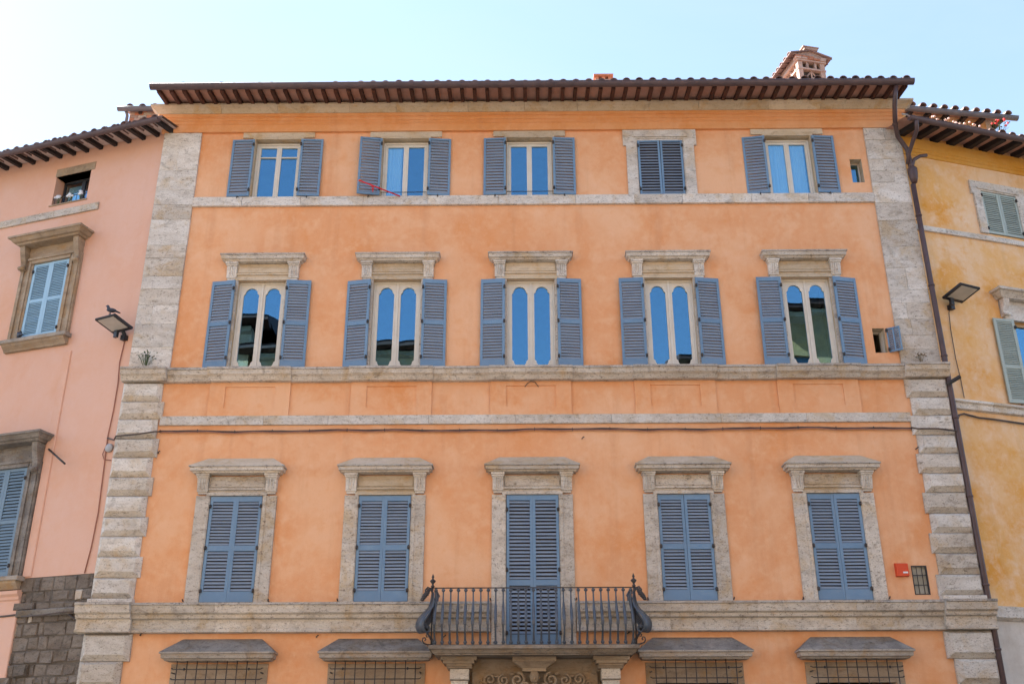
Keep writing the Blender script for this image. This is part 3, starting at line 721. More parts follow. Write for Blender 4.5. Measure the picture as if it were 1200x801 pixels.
# --- balcony
bal = MB(); BZ = 4.05
bal.mould([(0, BZ), (1.02, BZ-.004), (1.02, BZ-.07), (.98, BZ-.085), (.93, BZ-.15), (.90, BZ-.165), (.90, BZ-.18), (0, BZ-.182)], -1.72+.9, 2.22-.9, 0, True, True)
BAL = bal.build('balcony', 'stone_slab', PAL)
by = -.84
def gpath(y0):
    pts = [(0, 0.0), (0, .10), (-.08, .20), (-.16, .31), (-.19, .40), (-.175, .48), (-.09, .60), (-.01, .73), (.03, .86), (.035, 1.0), (.035, 1.125)]
    return pts
gb_ = MB(); gp = gpath(0)
gb_.tube([(0, y_, z_) for y_, z_ in gp], [.022, .025, .022, .020, .030, .033, .034, .031, .020, .017, .021], 6)
for z_, y_ in ((.055, 0), (1.085, .035)): gb_.ball((0, y_, z_), .042, .042, .036, 7, 4)
gb_.box(-.030, .030, -.222, -.150, .38, .45)
gb_.ball((0, 0, .012), .03, .03, .03, 6, 3)
BALU = gb_.mesh('baluster', 'iron_sheet')
NB = 27
for i in range(NB): put('baluster', BALU, BAL, (-1.735+3.97*i/(NB-1), by, BZ+.012), (0, 0, 0))
for s, xx in ((-1, -1.80), (1, 2.30)):
    for k in range(5): put('baluster', BALU, BAL, (xx-s*.02, by+.14+.15*k, BZ+.012), (0, 0, s*pi/2))
rl = MB(); rl.box(-1.86, 2.36, by+.012, by+.058, BZ+1.135, BZ+1.152)
for xx in (-1.845, 2.345): rl.box(xx-.02, xx+.02, by+.058, -.05, BZ+1.135, BZ+1.152)
rl.build('handrail', 'iron', BAL)
rl = MB(); rl.box(-1.80, 2.30, by-.015, by+.015, BZ+.004, BZ+.024); rl.build('bottom_rail', 'iron', BAL)
for s, xx in ((-1, -1.80), (1, 2.30)):
    d = Vector((s*.72, -.55, 0)); side = Vector((.55, s*.72, 0))*.16
    base = Vector((xx, by, BZ))
    prof = [(.0, 1.05), (.0, .95), (.01, .86), (.04, .77), (.11, .69), (.20, .61), (.275, .53), (.32, .44), (.325, .36), (.29, .28), (.23, .235), (.165, .24), (.125, .285), (.13, .34), (.17, .37), (.21, .345), (.205, .31)]
    sh = MB(); sh.sheet([base+d*a+Vector((0, 0, z)) for a, z in prof], lambda i: side*(.30+.70*min(1, i/6)) if i < 10 else side*.95)
    o = sh.build('scroll', 'iron_sheet', BAL)
    mo = o.modifiers.new('thick', 'SOLIDIFY'); mo.thickness = .012
    ss = MB()
    ss.tube([base+d*a+Vector((0, 0, z)) for a, z in ((.0, .02), (.10, .02), (.19, .04), (.23, .09), (.215, .14), (.17, .15), (.145, .115), (.17, .09))], .014, 6)
    ss.tube([base+d*a+Vector((0, 0, z)) for a, z in ((.02, .12), (.05, .19), (.10, .225), (.14, .20), (.125, .165), (.09, .17))], .012, 6)
    ss.tube([base+d*a+Vector((0, 0, z)) for a, z in ((.0, 0), (0, .3), (0, .7), (.0, 1.15))], .018, 6)
    ss.build('corner_post', 'iron', BAL)
    lf = MB()
    for k in range(7):
        a = .03+.028*k; z = 1.12-.035*k; L = .06+.012*(3-abs(3-k))
        lf.ball(base+d*(a+.07)+Vector((0, 0, z-.03)), L*.75, L*.75, .028, 6, 4)
    lf.tube([base+d*a+Vector((0, 0, z)) for a, z in ((-.06, .90), (.0, 1.04), (.05, 1.12), (.13, 1.14), (.19, 1.08), (.18, 1.0), (.13, .98), (.11, 1.03))], [.012, .02, .022, .02, .018, .016, .014, .012], 6)
    lf.build('leaf_ornament', 'iron', BAL)
    fi = MB(); fi.lathe(base+Vector((0, 0, 1.15)), [(.022, 0), (.045, .015), (.025, .04), (.02, .07), (.058, .115), (.062, .135), (.03, .16), (.014, .18), (.028, .20), (.026, .215), (.006, .27)], 8)
    fi.build('finial', 'iron', BAL)

# --- chimneys
CH = MB(); chx, chy, chz = FM.P(953, 90, .6)[0]-.18, 1.4, FM.P(953, 93, .6)[1]-.10
def chimney(x, y, z):
    b_ = MB(); w_, d_ = .44, 1.0; X_, Y_, Z_ = x, y, z; x = y = z = 0
    for sx in (-1, 1):
        for sy in (-1, 1):
            a0, a1 = sorted((x+sx*w_, x+sx*(w_-.15))); c0, c1 = sorted((y+sy*d_, y+sy*(d_-.15))); b_.box(a0, a1, c0, c1, z, z+.95)
    b_.box(x-w_+.02, x+w_-.02, y-d_+.02, y+d_-.02, z-.6, z+.12)
    b_.box(x-w_-.02, x+w_+.02, y-d_-.02, y+d_+.02, z+.58, z+.65); b_.box(x-w_-.04, x+w_+.04, y-d_-.04, y+d_+.04, z+.95, z+1.02)
    o = b_.build('chimney', 'brick_pale', PAL); o.location = (X_, Y_, Z_); o.rotation_euler = (0, 0, R(13)); o.scale = (.90, .80, .71)
    q = MB(); q.box(x-w_+.13, x+w_-.13, y-d_+.13, y+d_-.13, z+.12, z+.94); q.build('dark_core', 'interior', o)  # added dark core; its colour stands for the shade inside the chimney openings
    for xx in (x-.12, x+.14):
        q = MB(); q.box(xx-.035, xx+.035, y-d_+.01, y-d_+.12, z+.651, z+.949); q.build('lattice_bar', 'brick_pale', o)
    for dx in (-.26, 0, .26):
        q = MB(); q.tube([(x, y-d_+.06, z+.575), (x+dx, y-d_+.06, z+.13)], .028, 4); q.build('lattice_bar', 'brick_pale', o)
    for k in range(5):
        yy = y-d_+.25+k*.27; q = MB(); q.tube([(x-w_+.05, yy-.1, z+.13), (x-w_+.05, yy+.1, z+.94)], .03, 4); q.build('lattice_bar', 'brick_pale', o)
    for r_ in range(2):
        for k in range(5):
            q = MB(); bx0 = x-w_-.06+(.0 if r_ else -.02); L = (2*w_+.12)/5
            q.bbox(bx0+k*L+.006, bx0+(k+1)*L-.006, y-d_-.07+.01*r_, y-d_+.12, z+1.024+.085*r_, z+1.10+.085*r_, .006, jit=.004); q.build('brick', random.choice(('brick_red', 'brick_pale', 'brick_red')), o)
    gq = MB(); zt = z+1.02; hw = w_+.12
    gq.prism([(x-hw+.1, zt), (x+hw-.1, zt), (x+hw-.1, zt+.22), (x+.0, zt+.42), (x-hw+.1, zt+.22)], y-d_-.03, y+d_+.03); gq.build('gable', 'brick_pale', o)
    for s in (-1, 1):
        q = MB(); q.add([(x, y-d_-.10, zt+.45), (x+s*(hw+.12), y-d_-.10, zt+.22), (x+s*(hw+.12), y+d_+.1, zt+.22), (x, y+d_+.1, zt+.45), (x, y-d_-.10, zt+.40), (x+s*(hw+.12), y-d_-.10, zt+.17), (x+s*(hw+.12), y+d_+.1, zt+.17), (x, y+d_+.1, zt+.40)],
                        [(0, 1, 2, 3), (4, 7, 6, 5), (0, 4, 5, 1), (1, 5, 6, 2), (2, 6, 7, 3)]); q.build('roof_slab', 'slate_tile', o)
        for k in range(6): put('roof_tile', TILE, o, (x+s*(hw+.14), y-d_+.05+k*.28, zt+.19), (0, -R(20)*1 if s > 0 else R(20), s*pi/2))
    q = MB(); q.box(x-.22, x+.22, y-d_-.12, y+d_+.12, zt+.42, zt+.52); q.box(x-.26, x+.26, y-d_-.14, y+d_+.14, zt+.521, zt+.56); q.build('cap', 'brick_pale', o)
chimney(chx, chy, chz)
q = MB(); x, z = FM.P(707, 88, 2.0); y = 2.2
q.box(x-.22, x+.22, y-.2, y+.2, 18.0, z-.14); o = q.build('chimney', 'brick_pale', PAL)
q = MB()
for dx in (-.19, .0, .19): q.box(x+dx-.05, x+dx+.05, y-.2, y+.2, z-.139, z-.05)
q.box(x-.28, x+.28, y-.26, y+.26, z-.049, z); q.build('cap', 'brick_red', o)

# ================================================================ pink building on the left
PK = thing('pink_building', 'pale pink stucco building turned away beside the orange palazzo, dark rafters under its eaves', 'building', FL.o, FL.a)
P = FL.P
sx0, sz1 = P(66.6, 208); sx1, _ = P(107, 200.5); _, sz0 = P(82, 236.5)
ax0 = P(33, 355)[0]; ax1 = P(75, 349)[0]; az1 = P(63, 307)[1]; az0 = P(45, 397)[1]
bz1 = P(20, 549)[1]; bz0 = P(5, 677)[1]; bx1 = P(23, 610)[0]; bx0 = bx1-(ax1-ax0)-.05
top = P(150, 175)[1]
wl = -14.0
rub_z = P(70, 674)[1]; rub_x0 = P(17, 740)[0]
wbk = MB(); holed_wall(wbk, wl, 0.02, 0, top+.5, [(sx0, sx1, sz0, sz1), (ax0, ax1, az0, az1), (bx0, bx1, bz0, bz1), (rub_x0, .021, 0, rub_z)], 0, .40)
wbk.add([(wl, 0, 0), (wl, 9, 0), (wl, 9, top+.5), (wl, 0, top+.5)], [(0, 1, 2, 3)]); wbk.add([(wl, 9, 0), (0, 9, 0), (0, 9, top+.5), (wl, 9, top+.5)], [(0, 1, 2, 3)])
wbk.build('wall', 'stucco_pink', PK)
ib = MB(); ib.box(wl+.1, -.1, 1.6, 1.7, 0, top); ib.box(wl+.1, -.1, .45, 1.6, sz0-1.2, sz0-1.1); ib.box(wl+.1, -.1, .45, 1.6, bz1+.7, bz1+.8); ib.build('interior_wall_dark_backing', 'interior', PK)
# proud strip of plaster below the upper window
xa = P(82, 425)[0]; zc = P(70, 402)[1]
b_ = MB(); b_.bbox(bx1+.38, xa, -.03, .01, rub_z+.02, zc-.25, .015); b_.build('plaster_panel', 'stucco_pink', PK)
b_ = MB(); b_.bbox(wl, rub_x0+.02, -.05, .01, 0, P(10, 700)[1], .015); b_.build('plaster_panel', 'stucco_pink', PK)
b_ = MB(); zq = P(10, 700)[1]; b_.mould([(0, zq+.16), (.16, zq+.12), (.15, zq+.05), (.09, zq+.0), (.085, zq-.06), (.05, zq-.08), (0, zq-.09)], wl, rub_x0+.02, 0, False, False); b_.build('string_course', 'stucco_pink', PK)
# small window under the eaves
li = MB(); lx0, lx1 = P(68.5, 203)[0], P(112.5, 193)[0]; li.bbox(lx0-.05, lx1, -.02, .30, sz1+.0, sz1+.235, .01, jit=.004); li.build('lintel', 'stone_brown', PK)
f = MB(); yy = .30
f.box(sx0, sx0+.05, yy, yy+.05, sz0, sz1); f.box(sx1-.05, sx1, yy, yy+.05, sz0, sz1); f.box(sx0, sx1, yy, yy+.05, sz1-.06, sz1); xm = sx0+(sx1-sx0)*.58; f.box(xm-.05, xm+.05, yy, yy+.05, sz0, sz1)
o = f.build('window', 'frame_dark', PK); pane(o, sx0+.05, xm-.05, sz0, sz1-.06, yy+.03); pane(o, xm+.05, sx1-.05, sz0, sz1-.06, yy+.03)
b_ = MB(); b_.box(sx0+.10, xm-.08, yy+.10, yy+.12, sz0, sz1-.12); b_.build('curtain', 'curtain', PK)
b_ = MB(); b_.tube([(sx0, .02, sz0+.20), (sx1, .02, sz0+.20)], .012, 6); 
for k in range(8): xx = sx0+(sx1-sx0)*(k+.5)/8; b_.tube([(xx, .02, sz0), (xx, .02, sz0+.2)], .007, 5)
b_.build('window_railing', 'iron', PK)
b_ = MB(); b_.bbox(sx0-.06, sx1+.03, -.03, .28, sz0-.035, sz0, .006); b_.build('sill', 'stone_brown', PK)
# string course of stones
sxr = P(116.5, 240)[0]; szt = P(60, 249)[1]; x = sxr
while x > wl+.1:
    e = x-random.uniform(.8, 1.5); b_ = MB(); b_.bbox(max(e, wl)+.003, x-.003, -.05, .01, szt-.20, szt, .006, jit=.003); b_.build('string_course', 'stone_grey', PK); x = e
# bigger windows
def console(parent, x, z0, z1, d, mat, w_=.15):
    N = 9; vs = []; 
    for i in range(N+1):
        u = i/N; z = z1-(z1-z0)*u; dd = d*(.75+.25*cos(u*pi*1.1)) if u < .75 else d*(.42+.33*sin((u-.75)/.25*pi))
        vs += [(x-w_/2, 0, z), (x-w_/2, -dd, z), (x+w_/2, -dd, z), (x+w_/2, 0, z)]
    b_ = MB(); fs = [(0, 1, 2, 3), tuple(4*N+k for k in (3, 2, 1, 0))]
    for i in range(N):
        for k in range(3): fs.append((4*i+k, 4*i+4+k, 4*i+5+k, 4*i+1+k))
    b_.add(vs, fs); b_.tube([(x-w_/2-.012, -d*.62, z0+(z1-z0)*.10), (x+w_/2+.012, -d*.62, z0+(z1-z0)*.10)], (z1-z0)*.085, 8)
    return b_.build('bracket', mat, parent)
def pinkwin(x0, x1, z0, z1, mats, mat, hooded_dz, n1, n2, lite):
    w_ = x1-x0; c = (x0+x1)/2
    s_ = MB(); s_.box(x0-.05, x1+.05, -.10, .02, z1, z1+.09); s_.box(x0-.16, x1+.16, -.13, .0, z1+.091, z1+.15); s_.box(x0-.26, x1+.26, -.06, 0, z1+.151, z1+hooded_dz)
    o = s_.build('window_surround', mat, PK)
    for s in (-1, 1):
        xi = x0 if s < 0 else x1
        j = MB()
        for a, b, d in ((0, .07, .06), (.07, .13, .09), (.13, .25, .06), (.25, .33, .10), (.33, .37, .07)):
            e0, e1 = sorted((xi+s*a, xi+s*b)); j.box(e0, e1, -d, .01, z0, z1+.10-(a > .2)*.0)
        j.build('jamb', mat, o)
        console(o, xi+s*.27, z1-.18, z1+hooded_dz-.0, .26, mat)
    h = MB(); zt = z1+hooded_dz
    h.mould([(0, zt+.24), (.50, zt+.20), (.50, zt+.15), (.46, zt+.14), (.40, zt+.06), (.34, zt+.05), (.32, zt+.004), (0, zt+.002)], x0-.08, x1+.08, 0, True, True)
    h.build('hood', mat, o)
    sl = MB(); sl.bbox(x0-.45, x1+.45, -.24, .02, z0-.10, z0-.004, .015, jit=.006); sl.build('sill', 'stone_dirty', o)
    sl = MB(); sl.mould([(0, z0-.101), (.20, z0-.102), (.18, z0-.16), (.10, z0-.24), (.08, z0-.28), (0, z0-.285)], x0-.38, x1+.38, 0, False, False); sl.build('sill_moulding', 'stone_brown', o)
    h_ = z1-z0-.02; pn = ((.13, h_*.5-.04, n1), (h_*.5+.04, h_-.07, n2))
    if w_ < 0: return
    leaf(PK, w_/2-.004, h_, pn, (x0+.002, -.03, z0+.01), 0, False, True, st=.075, mats=mats, chord=.045 if lite else .06, hin=2)
    leaf(PK, w_/2-.004, h_, pn, (x1-.002, -.03, z0+.01), 0, True, True, st=.075, mats=mats, chord=.045 if lite else .06, hin=2)
    b_ = MB(); b_.box(x0, x1, .06, .07, z0, z1); b_.build('interior_wall_dark_backing', 'interior', PK)  # dark sheet as painted shade behind the closed pink building shutters
pinkwin(ax0, ax1, az0, az1, ('paint_sky', 'paint_sky'), 'stone_brown', .47, 20, 20, True)
pinkwin(bx0, bx1, bz0, bz1, ('paint_steel', 'paint_steel'), 'stone_weathered', .52, 15, 15, False)
# rubble base
b_ = MB(); b_.add([(rub_x0, .012, 0), (.02, .012, 0), (.02, .012, rub_z), (rub_x0, .012, rub_z)], [(0, 1, 2, 3)]); b_.build('mortar_bed', 'mortar', PK)
z = 2.6; row = 0
while z < rub_z-.02:
    h = random.uniform(.14, .29); z1 = min(z+h, rub_z)
    if rub_z-z1 < .09: z1 = rub_z
    x = rub_x0+random.uniform(-.12, .02)
    while x < -.04:
        e = x+random.choice((.16, .22, .3, .36, .5))*random.uniform(.85, 1.15)
        if e > -.10: e = 0.0
        b_ = MB(); pr = random.uniform(0, .022)
        if random.random() < .10 and x < rub_x0+.35: pr = .08
        b_.bbox(x+.004, e-.004, -pr, .06, z+random.uniform(.0, .012), z1-random.uniform(0, .012), (random.uniform(.01, .04), random.uniform(.01, .04)), (random.uniform(.01, .03), random.uniform(.01, .04)), jit=.02)
        b_.build('stone_block', 'rubble_pale' if random.random() < .05 and e-x < .24 else 'rubble', PK); x = e
    z = z1; row += 1
b_ = MB(); b_.box(rub_x0, 0, -.0, .06, 0, 2.6); b_.build('stone_base', 'rubble', PK)
# ledge across the rubble
zl = P(60, 713)[1]; b_ = MB(); b_.bbox(rub_x0+.02, -.02, -.11, .04, zl-.14, zl, .03, jit=.015); b_.build('stone_ledge', 'stone_weathered', PK)
# eaves
EP = -.66; gx0, gz0 = P(0, 177, EP-.06); gx1, gz1 = P(186, 139.5, EP-.06)
gz = (gz0+gz1)/2-.12; wtop = P(120, 181)[1]
slp = math.atan2(wtop-(gz+.02), -EP)
if slp < .12: slp = .12
rb = MB(); rb.prism([(-.048, .03), (.048, .03), (.048, .15), (-.048, .15)], 0, .9); RA2 = rb.mesh('rafter', 'rafter_dark')
zr0 = gz-.0
for i in range(40):
    xx = gx1-.12-i*.44
    if xx < wl: break
    put('rafter', RA2, PK, (xx, EP+.03, zr0+.0), (slp, 0, random.uniform(-.02, .02)))
b_ = MB(); b_.add([(wl, EP, zr0+.14), (gx1+.02, EP, zr0+.14), (gx1+.02, .3, zr0+.14+(.3-EP)*math.tan(slp)), (wl, .3, zr0+.14+(.3-EP)*math.tan(slp))], [(0, 1, 2, 3)]); b_.build('soffit', 'soffit_pale', PK)
gutter(PK, (wl, EP-.06, gz+.07), (gx1, EP-.06, gz+.07), .085)
roof_sheet(PK, wl, gx1+.05, EP-.02, 6, gz+.18, slp+.02, 40)
tile_row(PK, wl, gx1+.05, int((gx1-wl)/.30), EP-.10, gz+.075, slp+.02)
# brick turret behind, with its own small roof
tw = FM
x0, zt = tw.P(141, 128, 1.6); x1, _ = tw.P(196, 128, 1.6); zb_ = tw.P(160, 150, 1.6)[1]-1.5
TU = thing('roof_turret', 'small stone rooftop turret with grey gutter squeezed between pink roof and palazzo', 'turret', (x0, 1.6, zb_))
b_ = MB(); L = x1-x0+.2; Hh = zt-zb_; b_.box(.25, L, .10, 2.0, 0, Hh+.1); TW = b_.build('wall', 'brick_pale', TU)
z = Hh-.95; r_ = 0
while z < Hh:
    x = .25-(.1 if r_ % 2 else 0)
    while x < L:
        e = x+.24; b_ = MB(); b_.bbox(max(x, .25)+.005, min(e, L)-.005, .085-random.uniform(0, .012), .11, z+.004, z+.085, .005, jit=.003); b_.build('brick', random.choice(('brick_pale', 'brick_pale', 'rubble_pale', 'brick_red')), TW); x = e
    z += .09; r_ += 1
gutter(TU, (-.05, -.04, Hh+.0), (L, -.04, Hh+.0), .085, 'gutter_grey')
b_ = MB(); b_.add([(0, 0, Hh+.1), (L, 0, Hh+.1), (L, 2.2, Hh+.7), (0, 2.2, Hh+.7)], [(0, 1, 2, 3)]); b_.build('roof', 'slate_tile', TU)
tile_row(TU, .1, L, 4, -.08, Hh+.03, R(15))
b_ = MB(); b_.tube([(.18, .10, Hh-1.2), (.18, .10, Hh-.15), (.16, .0, Hh-.05)], .045, 8); b_.build('downpipe', 'gutter_grey', TU)
for xx in (.55, L-.35): b_ = MB(); b_.box(xx-.05, xx+.05, .04, .3, Hh-.12, Hh-.02); b_.build('rafter', 'rafter_dark', TU)

# ================================================================ yellow building on the right
YB = thing('yellow_building', 'blotchy yellow ochre building turned away behind the brown drainpipe, pale green shutters', 'building', FR.o, FR.a)
P = FR.P; wr = 12.0
ux0 = P(1152.5, 250)[0]; ux1 = P(1194, 256)[0]; uz1 = P(1168, 228)[1]; uz0 = P(1178, 277)[1]
mx1_ = P(1206, 425)[0]; mz1 = P(1196, 378)[1]; mz0 = P(1192, 474)[1]
mw = ux1-ux0
mx0 = P(1189, 400)[0]; 
ytop = P(1120, 178)[1]
wy = MB(); mholes = [(ux0, ux1, uz0, uz1), (mx0, mx0+mw, mz0, mz1)]
zgr = P(1185, 724)[1]
holed_wall(wy, -.06, wr, zgr, ytop+.9, mholes, 0, .4)
wy.add([(-.06, 0, 0), (-.06, 9, 0), (-.06, 9, ytop+.9), (-.06, 0, ytop+.9)], [(0, 1, 2, 3)]); wy.add([(wr, 0, 0), (wr, 9, 0), (wr, 9, ytop+.9), (wr, 0, ytop+.9)], [(0, 1, 2, 3)]); wy.add([(-.06, 9, 0), (wr, 9, 0), (wr, 9, ytop+.9), (-.6, 9, ytop+.9)], [(0, 1, 2, 3)])
wy.build('wall', 'stucco_yellow', YB)
b_ = MB(); b_.box(-.05, wr, -.02, .3, 0, zgr); b_.build('base_wall', 'plaster_grey', YB)
ib = MB(); ib.box(.1, wr-.1, 1.6, 1.7, 0, ytop); ib.box(.1, wr-.1, .45, 1.6, uz0-1, uz0-.9); ib.build('interior_wall_dark_backing', 'interior', YB)
def yband(px, py, th, d, mat, n_=5, x0=-.1):
    z = P(px, py)[1]; x = x0
    while x < wr-.1:
        e = x+random.uniform(.9, 1.6); b_ = MB(); b_.bbox(x+.002, min(e, wr)-.002, -d, .01, z-th, z, .008, jit=.003); b_.build('string_course', mat, YB); x = e
yband(1140, 274.5, .14, .06, 'stone_light'); 
zb2 = P(1160, 474)[1]
x = -.1
while x < wr-.1:
    e = x+random.uniform(1.2, 2.0); b_ = MB(); b_.mould([(0, zb2+.02), (.16, zb2), (.16, zb2-.05), (.10, zb2-.08), (.09, zb2-.20), (0, zb2-.22)], x+.002, min(e, wr)-.002, 0, False, False); b_.build('string_course', 'stone_light', YB); x = e
zb3 = P(1188, 712)[1]; x = -.1
while x < wr-.1:
    e = x+random.uniform(1.0, 1.7); b_ = MB(); b_.mould([(0, zb3+.03), (.14, zb3), (.13, zb3-.22), (.05, zb3-.28), (0, zb3-.29)], x+.002, min(e, wr)-.002, 0, False, False); b_.build('string_course', 'stone_light', YB); x = e
# cornice band under the eaves, painted ochre
zc0 = P(1140, 182)[1]
b_ = MB(); b_.mould([(0, zc0+.12), (.09, zc0+.12), (.09, zc0-.18), (.06, zc0-.20), (.06, zc0-.26), (.03, zc0-.28), (.03, zc0-.36), (0, zc0-.37)], -.05, wr, 0, False, False); b_.build('frieze_moulding', 'stucco_ochre', YB)
b_ = MB(); b_.tube([FR.V(1057, 133.5, -.75), FR.V(1102, 142.5, -.75)], .022, 6); b_.build('flashing', 'cable_grey', YB)
# upper window
s_ = MB(); m_ = .22; s_.prism([(ux0-m_-.07, uz1+m_+.05), (ux0-m_-.07, uz1-.12), (ux0-m_, uz1-.12), (ux0-m_, uz0-.02), (ux0, uz0-.02), (ux0, uz1), (ux1, uz1), (ux1, uz0-.02), (ux1+m_, uz0-.02), (ux1+m_, uz1-.12), (ux1+m_+.07, uz1-.12), (ux1+m_+.07, uz1+m_+.05)], -.06, .0)
s_.box(ux0-.1, ux1+.1, -.085, -.06, uz1+.04, uz1+.08)
s_.build('window_surround', 'stone_light', YB)
hh = uz1-uz0-.02; pn = ((.05, hh-.05, 20),)
for s in (0, 1): leaf(YB, mw/2-.004, hh, pn, (ux1-.002 if s else ux0+.002, -.02, uz0+.01), 0, bool(s), True, st=.06, mats=('paint_sage', 'paint_sage'), chord=.058, hin=2)
b_ = MB(); b_.box(ux0, ux1, .06, .07, uz0, uz1); b_.build('interior_wall_dark_backing', 'interior', YB)  # dark sheet behind the sage shutters, room shade put into its colour
# middle window with an open leaf
s_ = MB(); s_.box(mx0-.2, mx0, -.06, 0, mz0, mz1); s_.box(mx0+mw, mx0+mw+.2, -.06, 0, mz0, mz1); s_.box(mx0-.2, mx0+mw+.2, -.08, 0, mz1, mz1+.14); s_.box(mx0-.25, mx0+mw+.25, -.05, 0, mz1+.141, mz1+.52)
o = s_.build('window_surround', 'stone_light', YB)
for xx in (mx0-.17, mx0+mw+.17): console(o, xx, mz1+.08, mz1+.52, .20, 'stone_light', .16)
h = MB(); zt = mz1+.52; h.mould([(0, zt+.26), (.36, zt+.22), (.36, zt+.16), (.30, zt+.14), (.24, zt+.06), (.2, zt+.004), (0, zt+.002)], mx0-.1, mx0+mw+.1, 0, True, True); h.build('hood', 'stone_grey', o)
hh = mz1-mz0-.02; pn = ((.08, hh*.42-.04, 17), (hh*.42+.04, hh-.07, 24))
leaf(YB, mw/2, hh, pn, (mx0-.03, -.12, mz0+.01), -.12, True, True, st=.075, mats=('paint_sage', 'paint_sage'), chord=.05, hin=2)
leaf(YB, mw/2, hh, pn, (mx0+mw+.03, -.12, mz0+.01), .1, False, True, st=.075, mats=('paint_sage', 'paint_sage'), chord=.05, hin=2)
f = MB(); f.box(mx0, mx0+.06, .1, .15, mz0, mz1); f.box(mx0+mw-.06, mx0+mw, .1, .15, mz0, mz1); f.box(mx0, mx0+mw, .1, .15, mz1-.07, mz1); f.box(mx0+mw/2-.04, mx0+mw/2+.04, .1, .15, mz0, mz1)
o = f.build('window', 'stone_warm', YB); pane(o, mx0+.06, mx0+mw/2-.04, mz0, mz1-.07, .12); pane(o, mx0+mw/2+.04, mx0+mw-.06, mz0, mz1-.07, .12)
# eaves
EP = -.8; gz = (P(1075, 141, EP-.06)[1]+P(1195, 160.5, EP-.06)[1])/2-.07; gx0 = P(1066, 139, EP-.06)[0]
rb = MB(); rb.prism([(-.075, 0), (.075, 0), (.075, .15), (-.075, .15)], 0, 1.1); RA3 = rb.mesh('rafter', 'rafter_dark')
for i in range(24):
    xx = gx0+.35+i*.50
    if xx > wr: break
    put('rafter', RA3, YB, (xx, EP+.02, gz-.03), (.16, 0, random.uniform(-.03, .03)))
b_ = MB(); b_.add([(gx0-.1, EP, gz+.10), (wr, EP, gz+.10), (wr, .3, gz+.30), (gx0-.1, .3, gz+.30)], [(0, 1, 2, 3)]); b_.build('soffit', 'soffit', YB)
gutter(YB, (gx0, EP-.06, gz+.07), (wr, EP-.06, gz+.07), .085)
roof_sheet(YB, gx0, wr, EP-.02, 2.4, gz+.16, .17, 36)
tile_row(YB, gx0+2.3, wr, int((wr-gx0-2.3)/.3), EP-.1, gz+.10, .17)
# attic house set back above
FA = Frame(*FR.W((0, 2.2, 0)).xy, R(9)); P = FA.P
AT = thing('attic_house', 'set-back yellow attic with row of round roof tiles above the brown gutter', 'building', FA.o, FA.a)
AY = .5; a0, az = P(1050, 125, 0); a1, az_ = P(1190, 138, 0); az = (az+az_)/2
b_ = MB(); b_.box(a0, a1-.35, AY, AY+3, gz-1.5, az+.2); b_.build('wall', 'stucco_yellow', AT)
b_ = MB(); b_.box(a1-.62, a1-.345, AY-.01, AY+3.01, gz-1.5, az+.2); b_.build('corner_stone', 'stone_light', AT)
gutter(AT, (a0-.1, 0, az), (a1+.05, 0, az), .095, 'gutter_grey')
b_ = MB(); b_.add([(a0, .02, az+.10), (a1, .02, az+.10), (a1, 3.5, az+.9), (a0, 3.5, az+.9)], [(0, 1, 2, 3)]); b_.build('roof', 'terracotta', AT)
for i in range(11): put('roof_tile', TILE, AT, (a0+.14+(a1-a0-.4)*i/10, -.10, az+.055), (.2, 0, random.uniform(-.03, .03)))
for i in range(6): b_ = MB(); xx = a0+.5+(a1-a0-.9)*i/5; b_.box(xx-.06, xx+.06, .08, AY, az-.10, az+.02); b_.build('rafter', 'rafter_dark', AT)

# ================================================================ things fixed on the fronts
# brown drainpipe
DP = thing('drainpipe', 'long brown metal drainpipe running down beside the stone quoins of the palazzo corner', 'drainpipe')
px, pz = FM.P(1078, 260, -.12)
b_ = MB(); b_.tube([(px, -.12, 0), (px, -.12, 6), (px, -.12, 12), (px, -.12, FM.P(1072, 216, -.12)[1])], .062, 10); b_.build('pipe', 'pipe_brown', DP)
J = FM.V(1069, 200, -.12); 
b_ = MB(); b_.tube([FM.V(1050, 101, -1.0), FM.V(1049, 112, -.98), FM.V(1048.5, 125, -.85), FM.V(1049, 145, -.5), FM.V(1052, 160, -.25), FM.V(1058, 168, -.16), FM.V(1063, 175, -.13), FM.V(1066, 188, -.12), FM.V(1069, 205, -.12)], .058, 10); b_.build('offset_bend', 'pipe_brown', DP)
b_ = MB(); b_.tube([FM.V(1074, 141, -.85), FM.V(1074.5, 152, -.7), FM.V(1070, 165, -.45), FM.V(1065, 180, -.2), FM.V(1064, 192, -.14)], .052, 10); b_.build('branch_pipe', 'pipe_brown', DP)
b_ = MB(); b_.tube([FM.V(1086, 182, -.10), FM.V(1078, 183, -.12), FM.V(1071, 187, -.14), FM.V(1069, 194, -.14), FM.V(1070, 205, -.12)], .045, 10); b_.build('branch_pipe', 'pipe_brown', DP)
b_ = MB(); v = FM.V(1070, 204, -.12); b_.lathe(v-Vector((0, 0, .25)), [(.065, 0), (.10, .12), (.12, .28), (.12, .40), (.08, .45)], 10); b_.build('rainwater_head', 'pipe_brown', DP)
for z in (14.2, 12.3, 10.5, 9.0, 7.2, 5.3, 4.0, 2.0):
    b_ = MB(); b_.lathe((px, -.12, z), [(.064, 0), (.078, .005), (.078, .045), (.064, .05)], 10); b_.tube([(px, -.12, z+.025), (px+.02, .10, z+.025)], .012, 6); b_.build('pipe_clip', 'pipe_brown', DP)
b_ = MB(); b_.tube([FM.V(1049, 145, -.5)+Vector((0, 0, .02)), FM.V(1049, 147, -.48)], .07, 10); b_.build('pipe_clip', 'pipe_brown', DP)
b_ = MB(); a = FM.V(1110, 450, -.22); c_ = FM.V(1125, 441, -.22); b_.tube([a, c_], .045, 4); o = b_.build('pipe_bracket', 'iron')
